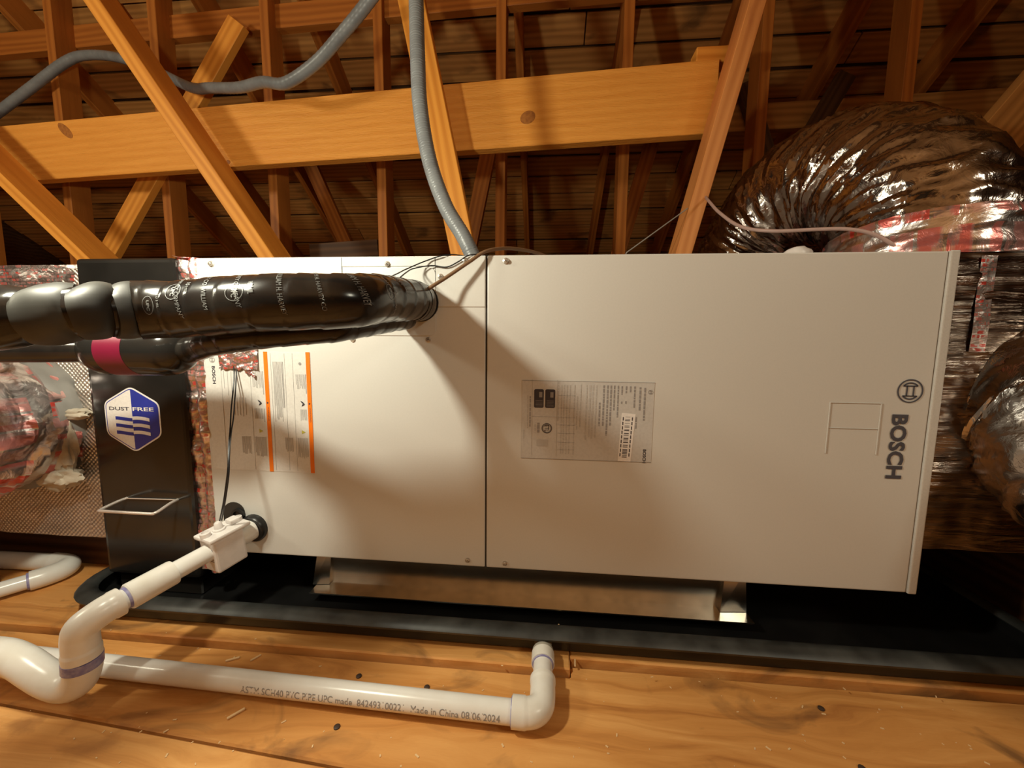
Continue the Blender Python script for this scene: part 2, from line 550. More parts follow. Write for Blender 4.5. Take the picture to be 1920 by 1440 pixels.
# ------------------------------------------------------------------ floor: worn plywood and boards
fl = MB().box(-4.2, 5.2, -3.2, 4.4, -0.09, -0.03).build('floor', 'darkwood')
struct(fl)
def plank(x0, x1, y0, y1, top, mat, th=0.018, skew=0.0):
    mb = MB()
    b = [(x0, y0), (x1, y0 + skew), (x1, y1), (x0, y1)]
    mb.v = [(p[0], p[1], top - th) for p in b] + [(p[0], p[1], top) for p in b]
    mb.f = [(0, 3, 2, 1), (4, 5, 6, 7), (0, 1, 5, 4), (1, 2, 6, 5), (2, 3, 7, 6), (3, 0, 4, 7)]
    # own grain: shift the origin so that each sheet has its own figure
    ox, oy = (x0 + x1) / 2 + rnd.uniform(-2, 2), rnd.uniform(-3, 3)
    mb.v = [(v[0] - ox, v[1] - oy, v[2] - 0.0) for v in mb.v]
    o = mb.build('plank', mat, None, bevel=0.0025, seg=1)
    o.location = (ox, oy, 0)
    o.parent = fl
    return o
plank(-4.1, 0.7608, -0.094, 0.36, 0.004, 'floor', 0.03)
plank(0.762, 5.1, -0.070, 0.36, 0.005, 'floor', 0.03)
def poly_plank(pts, top, mat, th):
    n = len(pts); mb = MB()
    ox, oy = 0.4 + rnd.uniform(-2, 2), rnd.uniform(-3, 3)
    mb.v = [(p[0] - ox, p[1] - oy, top - th) for p in pts] + [(p[0] - ox, p[1] - oy, top) for p in pts]
    mb.f = [tuple(reversed(range(n))), tuple(range(n, 2 * n))] + [(i, (i + 1) % n, n + (i + 1) % n, n + i) for i in range(n)]
    o = mb.build('plank', mat, None, bevel=0.0025, seg=1)
    o.location = (ox, oy, 0)
    o.parent = fl
    return o
poly_plank([(-1.2, -0.174), (5.1, -0.571), (5.1, -0.078), (0.7625, -0.078), (0.7615, -0.101), (-1.2, -0.101)], -0.006, 'floor', 0.02)
poly_plank([(-1.2, -0.66), (5.1, -0.66), (5.1, -0.580), (-1.2, -0.183)], 0.001, 'floor2', 0.028)
poly_plank([(-4.1, -0.66), (-1.21, -0.66), (-1.21, -0.101), (-4.1, -0.101)], 0.0, 'floor', 0.028)
plank(-4.1, 1.8, -1.9, -0.69, 0.0, 'floor', 0.028)
plank(1.81, 5.1, -1.9, -0.69, 0.0, 'floor', 0.028)
plank(-4.1, 5.1, -3.1, -1.91, 0.0, 'floor2', 0.028)
plank(-4.1, 0.3, 0.37, 1.5, 0.0, 'floor', 0.028)
plank(0.31, 5.1, 0.37, 1.5, 0.0, 'floor', 0.028)
plank(-4.1, 5.1, 1.51, 4.3, 0.0, 'floor', 0.028)

# ------------------------------------------------------------------ roof: sloping sheathing boards on rafters
def roof_z(y):
    return 2.42 - 0.66 * (y - 1.1)
roof = MB()
n_y, n_z = 0.66 / math.hypot(1, 0.66), 1 / math.hypot(1, 0.66)
ya, yb = -0.7, 4.6
roof.v = [(-4.2, ya, roof_z(ya) + 0.08), (5.2, ya, roof_z(ya) + 0.08), (5.2, yb, roof_z(yb) + 0.08), (-4.2, yb, roof_z(yb) + 0.08),
          (-4.2, ya, roof_z(ya) + 0.12), (5.2, ya, roof_z(ya) + 0.12), (5.2, yb, roof_z(yb) + 0.12), (-4.2, yb, roof_z(yb) + 0.12)]
roof.f = [(0, 3, 2, 1), (4, 5, 6, 7), (0, 1, 5, 4), (1, 2, 6, 5), (2, 3, 7, 6), (3, 0, 4, 7)]
ceil = roof.build('ceiling', 'darkwood'); struct(ceil)
sl = math.hypot(1, 0.66)
bw = 0.145
yy = 0.2
k = 0
while yy < 4.5:
    y1 = yy + bw / sl
    ym = (yy + y1) / 2
    dz = rnd.uniform(-0.006, 0.006)
    split = rnd.uniform(-1.5, 2.5)
    for xa, xb in ((-4.1, split), (split + 0.006, 5.1)):
        o = beam('sheathing_board', (xa, ym, roof_z(ym) + 0.05 + dz), (xb, ym, roof_z(ym) + 0.05 + dz + rnd.uniform(-.004, .004)), bw - 0.014, 0.02, 'roofboard', None,
                 ref=(0, 0.66 / sl, 1 / sl), parent=ceil)
    yy = y1
    k += 1
# front slope and gable ends close the attic behind the camera
fs_ = MB()
fs_.v = [(-4.2, -0.7, roof_z(-0.7) + 0.08), (5.2, -0.7, roof_z(-0.7) + 0.08), (5.2, -4.6, 0.95), (-4.2, -4.6, 0.95),
         (-4.2, -0.7, roof_z(-0.7) + 0.12), (5.2, -0.7, roof_z(-0.7) + 0.12), (5.2, -4.6, 1.0), (-4.2, -4.6, 1.0)]
fs_.f = [(0, 3, 2, 1), (4, 5, 6, 7), (0, 1, 5, 4), (1, 2, 6, 5), (2, 3, 7, 6), (3, 0, 4, 7)]
struct(fs_.build('ceiling', 'slope'))
struct(MB().box(-4.3, -4.2, -4.6, 4.6, -0.05, 3.9).build('wall_left', 'darkwood'))
struct(MB().box(5.2, 5.3, -4.6, 4.6, -0.05, 3.9).build('wall_right', 'darkwood'))
struct(MB().box(-4.2, 5.2, 4.5, 4.6, -0.05, 0.9).build('wall_back', 'darkwood'))

stud_x = [-2.14, -1.61, -1.09, -0.555, -0.04, 0.495, 1.02, 1.56, 2.10, 2.64]
stud_words = ['at the far left end of the row', 'behind the rising grey conduit at far left', 'under the crossbeam left of the long diagonal brace',
              'just right of the long diagonal brace', 'left of the hanging grey conduit', 'in the middle, right of the hanging grey conduit',
              'beside the dark conduit', 'behind the leaning reddish post', 'behind the foil duct arch', 'at the far right end of the row']
for x, wds in zip(stud_x, stud_words):
    beam('rafter', (x + 0.045, 4.4, roof_z(4.4) - 0.035), (x + 0.045, 0.1, roof_z(0.1) - 0.035), 0.04, 0.14, 'stud',
         'roof rafter over the stud ' + wds, ref=(0, 0.66, 1), cat='rafter', group='roof rafters')
    beam('stud', (x, 1.045, 0.0), (x, 1.045, roof_z(1.045) - 0.06), 0.042, 0.089, 'stud',
         'upright wooden stud ' + wds, ref=(0, 1, 0), cat='stud', group='upright studs behind the unit')
# upper purlin on the stud line and a deeper one under the rafters
beam('purlin', (-3.4, 1.17, 2.04), (2.6, 0.955, 2.04), 0.10, 0.04, 'stud', 'upper horizontal purlin nailed across the tops of the studs', ref=(0, 1, 0))
beam('purlin', (-3.6, 1.75, 1.78), (3.6, 1.62, 1.87), 0.14, 0.04, 'roofboard', 'deep horizontal purlin under the rafters behind the studs', ref=(0, 1, 0))
# diagonal webs behind
webs = [((-0.95, 1.85, 1.9), (-0.2, 1.85, 0.2), 'diagonal web leaning right behind the second bay of studs'),
        ((0.05, 1.55, 0.2), (0.42, 1.55, 1.95), 'diagonal web leaning left in the bay right of the hanging conduit'),
        ((1.35, 1.8, 1.9), (0.92, 1.8, 0.3), 'diagonal web behind the dark conduit'),
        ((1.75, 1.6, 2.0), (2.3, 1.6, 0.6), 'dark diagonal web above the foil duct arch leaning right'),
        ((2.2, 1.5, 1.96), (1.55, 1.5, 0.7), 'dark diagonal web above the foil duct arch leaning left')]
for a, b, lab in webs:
    beam('web_brace', a, b, 0.085, 0.04, 'darkwood' if 'dark ' in lab and 'arch' in lab else 'stud', lab, cat='brace')  # dark wood on the two webs over the arch paints in the shade

# ------------------------------------------------------------------ foreground framing
beam('crossbeam', (-3.3, 0.955, 1.383), (1.275, 0.74, 1.433), 0.236, 0.04, 'sawn', 'wide rough-sawn horizontal crossbeam with knots above the air handler')
cb = bpy.data.objects['crossbeam']
def knot(px, pz, rx, rz, rot):
    me = MB()
    n = 20
    pts = []
    for i in range(n):
        a = 2 * math.pi * i / n
        u, v = rx * math.cos(a), rz * math.sin(a)
        pts.append((px + u * math.cos(rot) - v * math.sin(rot), pz + u * math.sin(rot) + v * math.cos(rot)))
    me.polyxz(pts, 0.0, 0.0008)
    o = me.build('knot', 'knot')
    o.parent = cb
    o.location = (0, -0.0201, 0)
    return o
knot(1.93, 0.075, 0.045, 0.018, 2.4)
knot(3.93, -0.02, 0.028, 0.022, 0.3)
knot(2.70, -0.10, 0.010, 0.008, 0.0)
beam('diagonal_brace', (-1.452, 0.665, 2.58), (0.28, 0.665, 0.02), 0.052, 0.125, 'beam', 'long diagonal brace at upper left, bright narrow edge and shaded broad side')
beam('diagonal_brace', (-2.83, 0.665, 2.58), (-0.12, 0.665, 0.02), 0.040, 0.13, 'beam', 'short diagonal brace at the left picture edge, running down behind the foil plenum')
beam('leaning_post', (0.059, 0.625, 2.58), (0.60, 0.625, 0.02), 0.086, 0.045, 'beam', 'leaning post behind the hanging grey conduit')
beam('leaning_post', (1.554, 0.65, 2.58), (0.945, 0.65, 0.02), 0.050, 0.10, 'redbeam', 'leaning reddish post at the right end of the crossbeam')
beam('blocking', (1.20, 0.76, 1.575), (1.31, 0.76, 1.575), 0.05, 0.06, 'beam', 'short wooden block on the crossbeam beside the reddish post', bev=0.003)
beam('x_brace', (-0.66, 0.985, 1.97), (-2.05, 0.985, 0.12), 0.085, 0.035, 'beam', 'pale diagonal brace behind the crossbeam, leaning the other way', cat='brace')
beam('diagonal_board', (1.515, 1.17, 0.005), (3.09, 0.634, 2.61), 0.15, 0.05, 'roofboard', 'pale wide diagonal board rising behind the foil duct arch at right', cat='brace')
beam('header_block', (-0.50, 1.2, 1.0), (-0.14, 1.2, 1.02), 0.16, 0.05, 'darkwood', 'dark board low between the studs behind the unit', cat='board')

# ------------------------------------------------------------------ drain pan
def rrect(x0, x1, y0, y1, r, n=8):
    out = []
    for cx, cy, a0 in ((x1 - r, y0 + r, -90), (x1 - r, y1 - r, 0), (x0 + r, y1 - r, 90), (x0 + r, y0 + r, 180)):
        for i in range(n + 1):
            a = R(a0 + 90 * i / n)
            out.append((cx + r * math.cos(a), cy + r * math.sin(a)))
    return out
PX0, PX1, PY0, PY1 = -0.30, 1.64, -0.060, 0.565
pan = thing('drain_pan', 'black plastic drain pan with rolled rim under the air handler', 'drain pan', (0.67, 0.3, 0.005))
def ringloop(prof, closed_floor):
    mb = MB(); n = None
    for off, z in prof:
        loop = rrect(PX0 - off, PX1 + off, PY0 - off, PY1 + off, 0.085 + off)
        n = len(loop)
        mb.v += [(p[0], p[1], z) for p in loop]
    for k in range(len(prof) - 1):
        for i in range(n):
            j = (i + 1) % n
            mb.f.append((k * n + i, k * n + j, (k + 1) * n + j, (k + 1) * n + i))
    if closed_floor:
        mb.f.append(tuple((len(prof) - 1) * n + i for i in range(n)))
    return mb
wall = ringloop([(-0.02, 0.0055), (-0.004, 0.006), (0.0, 0.010), (0.003, 0.047), (-0.002, 0.048), (-0.006, 0.018), (-0.02, 0.0125)], True)
wall.f.append(tuple(reversed(range(36))))
wall.build('pan_body', 'panblack', pan, True)
rim = ringloop([(0.002, 0.044), (0.012, 0.039), (0.019, 0.041), (0.021, 0.046), (0.016, 0.051), (0.006, 0.0545), (-0.005, 0.0545), (-0.012, 0.052), (-0.015, 0.048), (-0.012, 0.044), (-0.004, 0.044), (0.002, 0.044)], False)
rim.build('rolled_rim', 'pan', pan, True)

# ------------------------------------------------------------------ galvanised stand under the unit
st = thing('equipment_stand', 'galvanised sheet-metal stand between the drain pan and the air handler', 'stand', (0.66, 0.3, 0.0125))
MB().box(0.215, 1.110, 0.050, 0.053, 0.040, 0.129).build('front_web', 'galv', st)
MB().box(0.200, 1.128, 0.010, 0.053, 0.0375, 0.040).build('bottom_lip', 'galv', st)
MB().box(0.215, 1.110, 0.050, 0.095, 0.126, 0.129).build('top_lip', 'galv', st)
for xa, xb, xc, xd in ((0.192, 0.228, 0.203, 0.233), (1.074, 1.128, 1.083, 1.124)):
    mb = MB()
    mb.v = [(xa, 0.036, 0.041), (xb, 0.041, 0.041), (xd, 0.047, 0.128), (xc, 0.045, 0.128), (xa, 0.052, 0.041), (xb, 0.050, 0.041), (xd, 0.050, 0.128), (xc, 0.050, 0.128)]
    mb.f = [(0, 3, 2, 1), (4, 5, 6, 7), (0, 1, 5, 4), (1, 2, 6, 5), (2, 3, 7, 6), (3, 0, 4, 7)]
    mb.build('end_tab', 'galv', st)
MB().box(0.215, 1.110, 0.45, 0.453, 0.040, 0.129).build('rear_web', 'galv', st)
for x in (0.26, 0.64, 1.02):
    for y in (0.060, 0.400):
        MB().box(x, x + 0.06, y, y + 0.045, 0.0125, 0.0375).build('rubber_foot', 'blackplastic', st, bevel=0.003, seg=1)

# ------------------------------------------------------------------ air handler
AH = thing('air_handler', 'large light grey horizontal air handler cabinet with two front doors', 'air handler', (0.7, 0.27, 0.13))
Z0, Z1 = 0.130, 0.751
cabo = MB().box(0.004, 1.398, 0.006, 0.545, Z0, Z1 - 0.002).build('cabinet', 'paint', AH, bevel=0.003)
# left door, right door
ld = MB().box(0.0, 0.5895, -0.0, 0.014, Z0, Z1).build('access_door', 'paint', AH, bevel=0.0025)
rd = MB().box(0.5925, 1.3860, -0.0, 0.014, Z0, Z1).build('access_door', 'paint', AH, bevel=0.0025)
ld['label'] = 'left door with warning labels'; rd['label'] = 'right door with raised lettering'
fl_ = MB().box(1.3875, 1.402, -0.003, 0.545, Z0 - 0.001, Z1 + 0.001).build('end_flange', 'flange', AH, bevel=0.002)
# small cover plates above and around the line-set opening
MB().box(0.3075, 0.4925, -0.0016, 0.0, 0.7315, 0.7490).build('cover_strip', 'paint', AH, bevel=0.0008, seg=1)
cv = MB()
loop = rrect(0.3100, 0.4925, 0.6000, 0.7290, 0.012)
cv.polyxz(loop, 0.0, 0.0016)
cvp = cv.build('line_set_cover', 'paint', AH)
MB().box(0.4935, 0.5890, -0.0016, 0.0, 0.655, 0.7490).build('cover_strip', 'paint', AH, bevel=0.0008, seg=1)
MB().rectxz(0.3078, 0.3092, 0.600, 0.630, 0.0003, 0.0012).build('seam', 'gap', AH)
MB().rectxz(0.3062, 0.3072, 0.720, 0.749, 0.0003, 0.0012).build('seam', 'gap', AH)
MB().rectxz(0.4927, 0.4933, 0.705, 0.749, 0.0003, 0.0012).build('seam', 'gap', AH)
MB().rectxz(0.5893, 0.5927, Z0 + 0.002, Z1 - 0.002, 0.004, 0.002).build('seam', 'gap', AH)
# lower crease on both doors
def screw(x, z, par, big=1.0, proud=0.006):
    mb = MB().lathe((x, 0.001, z), (0, -1, 0), [(0, 0.0062 * big), (0.0025, 0.0060 * big), (0.003, 0.0046 * big), (proud, 0.0042 * big), (proud + 0.0015, 0.0028 * big), (proud + 0.0017, 0.0015 * big), (proud - 0.001, 0.0013 * big)], 14)
    return mb.build('screw', 'screw', par, True)
for x, z in ((0.034, 0.739), (0.399, 0.736), (0.503, 0.712), (0.551, 0.741)):
    screw(x, z, ld)
screw(0.628, 0.740, rd)
for x, z in ((0.324, 0.591), (0.477, 0.592), (0.554, 0.143)):
    screw(x, z, ld, 0.85, 0.002)
screw(0.631, 0.141, rd, 0.85, 0.002)
# embossed finger pull on the right door
EP = MB()
for x0, x1, z0, z1 in ((1.2195, 1.2215, 0.392, 0.487), (1.3055, 1.3075, 0.392, 0.487), (1.2205, 1.3065, 0.4855, 0.4870), (1.2225, 1.3055, 0.4390, 0.4400)):
    EP.box(x0, x1, -0.0016, 0.0003, z0, z1)
EP.build('embossed_pull', 'flange', rd, bevel=0.0007, seg=1)
# raised word and round emblem
vs, fs = text_face('BOSCH', 1.3395, 0.4675, 0.1185, 0.0275, -0.0012, bold=0.035)
MB().add(vs, fs).build('raised_lettering', 'navy', rd)
def emblem(cx, cz, r, y, mat, par, t=0.0006):
    mb = MB().ringxz(cx, cz, r * 0.90, r, y, t)
    for sx in (-1, 1):
        mb.rectxz(cx + sx * r * 0.26 - r * 0.05, cx + sx * r * 0.26 + r * 0.05, cz - r * 0.42, cz + r * 0.42, y, t)
    for sz in (-1, 1):
        # lens-shaped pole pieces: a chord with an arc over it
        pts_o = []; pts_i = []
        for i in range(9):
            a = R(40 + 100 * i / 8)
            pts_o.append((cx + r * 0.74 * math.cos(a), cz + sz * r * 0.74 * math.sin(a)))
            pts_i.append((cx + r * 0.63 * math.cos(a), cz + sz * r * 0.63 * math.sin(a)))
        poly = pts_o + pts_i[::-1]
        for i in range(8):
            mb.polyxz([pts_o[i], pts_o[i + 1], pts_i[i + 1], pts_i[i]], y, t)
        mb.rectxz(cx - r * 0.56, cx + r * 0.56, cz + sz * r * 0.42 - r * 0.05, cz + sz * r * 0.42 + r * 0.05, y, t)
    return mb.build('emblem', mat, par)
emblem(1.351, 0.510, 0.0212, -0.0006, 'navy', rd)

# rating label on the right door
lab = MB().rectxz(0.661, 0.910, 0.3625, 0.5165, -0.0001, 0.0005).build('rating_label', 'label', rd)
def lx(zx): return 0.661 + (zx - 110) / 1590.0 * 0.249
def lz(zy, zx=900): return 0.5165 - (zy - (145 + 0.03 * zx)) / 950.0 * 0.154
YL = -0.0007
fr = MB()
for x0, x1, z0, z1 in ((0.661, 0.910, 0.5158, 0.5165), (0.661, 0.910, 0.3625, 0.3632)):
    fr.rectxz(x0, x1, z0, z1, YL, 0.0003)
fr.build('label_border', 'ink', lab)['kind'] = 'stuff'
fp = MB(); ff = MB()
def words(mb, zx, za, zb, wpx, seed):
    r = random.Random(seed); z = za
    while z < zb:
        l = r.uniform(18, 60)
        e = min(zb, z + l)
        if e - z > 6:
            mb.rectxz(lx(zx - wpx / 2), lx(zx + wpx / 2), lz(e), lz(z), YL, 0.0003)
        z = e + r.uniform(6, 12)
for i, (zx, za, zb, wp) in enumerate([(1590, 235, 620, 20), (1535, 230, 500, 20), (1500, 580, 720, 16), (1470, 220, 470, 18), (1420, 220, 300, 16), (1370, 220, 300, 16), (1370, 395, 425, 16), (1320, 220, 320, 16), (1320, 400, 430, 16),
                                   (1275, 215, 590, 16), (1230, 215, 520, 16), (1190, 215, 690, 20), (1150, 215, 810, 20), (1105, 215, 700, 20), (1060, 420, 700, 18)]):
    words(fp, zx, za, zb, wp, i)
for i, (zx, za, zb, wp) in enumerate([(1015, 215, 840, 14), (975, 215, 850, 20), (940, 215, 850, 20), (900, 215, 880, 16), (830, 210, 720, 14), (790, 350, 750, 12), (755, 215, 1060, 12), (700, 220, 1050, 12), (665, 220, 1050, 12), (630, 220, 1050, 12), (600, 220, 1050, 12), (560, 180, 660, 14), (140, 770, 880, 10), (185, 350, 750, 12)]):
    words(ff, zx, za, zb, wp, 40 + i)
words(fp, 215, 360, 730, 16, 90)
for zx in (545, 240):
    ff.rectxz(lx(zx - 2), lx(zx + 2), lz(1075), lz(160), YL, 0.0003)
for zy in (345, 495, 610, 700, 800, 910, 1000):
    ff.rectxz(lx(560), lx(770), lz(zy + 2), lz(zy - 2), YL, 0.0003)
ff.rectxz(lx(240), lx(545), lz(607), lz(603), YL, 0.0003)
words(fp, 320, 680, 800, 30, 91); words(ff, 280, 700, 780, 16, 92)
ff.rectxz(lx(300), lx(440), lz(965), lz(885), YL, 0.0003)
fp.build('fine_print', 'ink', lab)['kind'] = 'stuff'; ff.build('faint_print', 'inkfaint', lab)['kind'] = 'stuff'
for zx0, zx1 in ((262, 380), (398, 520)):
    loop = rrect(lx(zx0), lx(zx1), lz(498), lz(275), 0.003, 4)
    pc = MB().polyxz(loop, YL, 0.0003).build('pictogram', 'inkdark', lab)
    MB().rectxz(lx(zx0 + 62), lx(zx0 + 100), lz(372), lz(308), YL - 0.0003, 0.0002).build('pictogram_window', 'ink', pc)
    b_ = MB()
    for q in range(5):
        b_.rectxz(lx(zx0 + 18), lx(zx0 + 105), lz(415 + q * 16), lz(412 + q * 16), YL - 0.0003, 0.0002)
    b_.build('pictogram_lines', 'ink', pc)
etl = MB().ringxz(lx(425), lz(745), 0.0086, 0.0100, YL, 0.0003, 28)
etl.ringxz(lx(425), lz(745), 0.0072, 0.0077, YL, 0.0003, 28)
vs, fs = text_face('ETL', lx(425), lz(745) + 0.0066, 0.0132, 0.0085, YL - 0.0003, bold=0.02)
etl.add(vs, fs)
etl.build('certification_mark', 'inkdark', lab)
emblem(lx(1655), lz(285), 0.0044, YL, 'ink', lab, 0.0003)
vs, fs = text_face('BOSCH', lx(1617), lz(965), 0.0265, 0.0062, YL - 0.0001, bold=0.035)
MB().add(vs, fs).build('label_lettering', 'inkdark', lab)
bs = MB().polyxz([(lx(1300), lz(1120)), (lx(1455), lz(1130)), (lx(1492), lz(545)), (lx(1328), lz(535))], YL, 0.0003).build('barcode_sticker', 'white', lab)
bc = MB(); r_ = random.Random(3); z = 580
while z < 1080:
    t_ = r_.choice([4, 4, 7, 10])
    sh = (z - 580) * -0.05
    bc.rectxz(lx(1372 + sh), lx(1430 + sh), lz(z + t_), lz(z), YL - 0.0003, 0.0002)
    z += t_ + r_.choice([4, 5, 9, 12, 24])
for zx in (1347, 1455):
    for q in range(9):
        za = 585 + q * 54; sh = (za - 580) * -0.05
        bc.rectxz(lx(zx - 6 + sh), lx(zx + 6 + sh), lz(za + 40), lz(za), YL - 0.0003, 0.0002)
bc.build('barcode', 'inkdark', bs)

# warning label on the left door
wl = MB().rectxz(0.006, 0.2325, 0.3150, 0.5645, -0.0001, 0.0004).build('warning_label', 'labelwhite', ld)
for i, (x0, x1) in enumerate(((0.1335, 0.1420), (0.2240, 0.2326))):
    ob = MB().rectxz(x0, x1, 0.3145, 0.5650, YL, 0.0004).build('orange_stripe', 'orange', wl)
    vs, fs = text_face('WARNING', (x0 + x1) / 2 + 0.0005, 0.452, 0.030, 0.0032, YL - 0.0005)
    tr = MB().add(vs, fs)
    tr.polyxz([((x0 + x1) / 2 - 0.002, 0.4575), ((x0 + x1) / 2 - 0.002, 0.4625), ((x0 + x1) / 2 + 0.0022, 0.460)], YL - 0.0004, 0.0002)
    tr.build('stripe_lettering', 'inkdark', ob)
emblem(0.0205, 0.547, 0.0062, YL, 'ink', wl, 0.0003)
vs, fs = text_face('BOSCH', 0.0222, 0.534, 0.037, 0.0072, YL - 0.0001, bold=0.03)
MB().add(vs, fs).build('label_lettering', 'inkdark', wl)
wp_ = MB(); wf = MB()
def para(mb, x0, x1, za, zb, n, seed, jag=0.35):
    r = random.Random(seed)
    for i in range(n):
        x = x1 - (x1 - x0) * (i + 0.5) / n
        e = zb + (za - zb) * (r.random() * jag if i % 4 == 3 else r.random() * 0.10)
        mb.rectxz(x - 0.00042, x + 0.00042, e, za, YL, 0.0003)
para(wf, 0.152, 0.170, 0.545, 0.420, 9, 1); para(wp_, 0.171, 0.175, 0.545, 0.440, 2, 2)
para(wf, 0.200, 0.2205, 0.520, 0.490, 8, 3); para(wp_, 0.2205, 0.223, 0.520, 0.480, 1, 4)
para(wf, 0.207, 0.2215, 0.448, 0.424, 7, 5); para(wf, 0.198, 0.2215, 0.388, 0.345, 11, 6)
para(wf, 0.171, 0.189, 0.388, 0.358, 8, 7)
para(wf, 0.106, 0.128, 0.525, 0.490, 9, 8); para(wp_, 0.1285, 0.1305, 0.525, 0.475, 1, 9)
para(wf, 0.107, 0.1265, 0.448, 0.425, 8, 10); para(wp_, 0.1275, 0.130, 0.448, 0.418, 1, 11)
para(wf, 0.104, 0.130, 0.388, 0.345, 12, 12); para(wf, 0.075, 0.096, 0.388, 0.350, 9, 13)
para(wf, 0.040, 0.072, 0.525, 0.470, 4, 14); para(wf, 0.060, 0.092, 0.470, 0.430, 5, 15)
for x in (0.038, 0.102, 0.148, 0.178, 0.195):
    wf.rectxz(x, x + 0.0005, 0.318, 0.562, YL, 0.0003)
wp_.build('fine_print', 'ink', wl)['kind'] = 'stuff'; wf.build('faint_print', 'inkfaint', wl)['kind'] = 'stuff'
for x in (0.1195, 0.2125):
    pc = MB()
    pc.polyxz([(x - 0.004, 0.466), (x + 0.001, 0.4635), (x + 0.005, 0.459), (x + 0.003, 0.456), (x - 0.002, 0.454), (x - 0.001, 0.457), (x + 0.001, 0.4595), (x - 0.002, 0.462)], YL, 0.0003)
    pc.build('flame_pictogram', 'inkdark', wl)
    MB().polyxz([(x - 0.004, 0.4045), (x - 0.004, 0.3965), (x + 0.004, 0.4005)], YL, 0.0003).build('triangle_pictogram', 'yellow', wl)
MB().polyxz([(0.211 + 0.003 * math.cos(i), 0.5415 + 0.003 * math.sin(i)) for i in [2 * math.pi * k / 12 for k in range(12)]], YL, 0.0003).build('round_pictogram', 'ink', wl)

# drain knock-out slot at the lower left corner
slot = MB().polyxz(rrect(0.022, 0.071, 0.150, 0.243, 0.0235, 6), -0.0002, 0.0012).build('drain_knockout', 'gap', AH)
MB().lathe((0.058, -0.001, 0.217), (0, -1, 0), [(0, 0.014), (0.006, 0.014), (0.007, 0.009), (0.003, 0.008)], 18).build('spare_drain_plug', 'blackplastic', slot, True)
MB().lathe((0.0905, 0.004, 0.1885), (-0.05, -1, -0.10), [(0, 0.030), (0.010, 0.030), (0.014, 0.027), (0.014, 0.018), (0.0, 0.018)], 26).build('drain_grommet', 'blackplastic', AH, True)

# ------------------------------------------------------------------ black air-cleaner cabinet
BX = thing('air_cleaner', 'glossy black air cleaner cabinet with hexagonal blue and white badge', 'air cleaner', (-0.16, 0.25, 0.0125))
MB().box(-0.272, -0.048, 0.0, 0.52, 0.060, 0.753).build('cabinet', 'blackbox', BX, bevel=0.010, seg=3)
MB().box(-0.262, -0.058, 0.015, 0.50, 0.0125, 0.064).build('plinth', 'blackbox', BX, bevel=0.003, seg=1)
hb_ = Sweep([(-0.205, 0.0, 0.240), (-0.206, -0.018, 0.2395), (-0.206, -0.045, 0.2365), (-0.203, -0.0525, 0.2355), (-0.195, -0.054, 0.2350), (-0.092, -0.054, 0.2345), (-0.084, -0.0525, 0.2350), (-0.081, -0.045, 0.2360), (-0.083, -0.018, 0.2410), (-0.084, 0.0, 0.2420)], 0.003, per=6)
link('wire_handle', hb_.mesh('wire_handle', 0.0031, 12), 'chrome', BX, True)
link('handle_hinge_bar', Sweep([(-0.206, -0.003, 0.241), (-0.083, -0.003, 0.243)], 0.02, smooth=False).mesh('handle_hinge_bar', 0.0014, 8), 'chrome', BX, True)
# badge
hx = [(-0.172, 0.488), (-0.1075, 0.4525), (-0.1075, 0.383), (-0.172, 0.3445), (-0.2365, 0.383), (-0.2365, 0.4525)]
def roundpoly(pts, r, n=5, shrink=0.0):
    c = V((sum(p[0] for p in pts) / len(pts), sum(p[1] for p in pts) / len(pts)))
    P = [V(p) for p in pts]
    if shrink:
        P = [c + (p - c) * (1 - shrink / 0.066) for p in P]
    out = []
    m = len(P)
    for i in range(m):
        a, b, d = P[i - 1], P[i], P[(i + 1) % m]
        u = (a - b).normalized(); v = (d - b).normalized()
        s, e = b + u * r, b + v * r
        for k in range(n + 1):
            t = k / n
            q = (1 - t) ** 2 * s + 2 * t * (1 - t) * b + t * t * e
            out.append((q.x, q.y))
    return out
badge = MB().polyxz(roundpoly(hx, 0.012), 0.0, 0.0006).build('badge', 'white', BX)
MB().polyxz(roundpoly(hx, 0.010, shrink=0.0032), -0.0006, 0.0003).build('badge_outline', 'blue', badge)
inn = roundpoly(hx, 0.009, shrink=0.0052)
left = [p for p in inn if p[0] <= -0.172]
left = [(-0.172, max(p[1] for p in inn))] + sorted([p for p in inn if p[0] < -0.1725], key=lambda p: math.atan2(p[1] - 0.4163, -(p[0] + 0.172)), reverse=True) + [(-0.172, min(p[1] for p in inn))]
MB().polyxz(left, -0.0009, 0.0003).build('badge_half', 'white', badge)
wvw = MB(); wvb = MB()
for r_i in range(3):
    zc = 0.4175 - 0.0155 * r_i
    for side in (0, 1):
        xa = -0.2115 if side == 0 else -0.172
        mb = wvb if side == 0 else wvw
        n = 10
        for i in range(n):
            u0, u1 = i / n, (i + 1) / n
            def zz(u): return zc + (0.0016 * math.cos(u * math.pi) if side == 0 else 0.0030 + 0.0018 * math.sin(u * math.pi) - 0.003 * u) + (0.0 if side == 0 else -0.001)
            x0, x1 = xa + 0.0395 * u0, xa + 0.0395 * u1
            mb.polyxz([(x0, zz(u0) - 0.0036), (x1, zz(u1) - 0.0036), (x1, zz(u1) + 0.0036), (x0, zz(u0) + 0.0036)], -0.0012, 0.0003)
wvb.build('badge_waves', 'blue', badge); wvw.build('badge_waves', 'white', badge)
vs, fs = text_face('DUST', -0.2245, 0.4395, 0.0470, 0.0080, -0.0014, down=False, bold=0.02)
MB().add(vs, fs).build('badge_lettering', 'navy', badge)
vs, fs = text_face('FREE', -0.1695, 0.4395, 0.0490, 0.0080, -0.0014, down=False, bold=0.02)
MB().add(vs, fs).build('badge_lettering', 'white', badge)

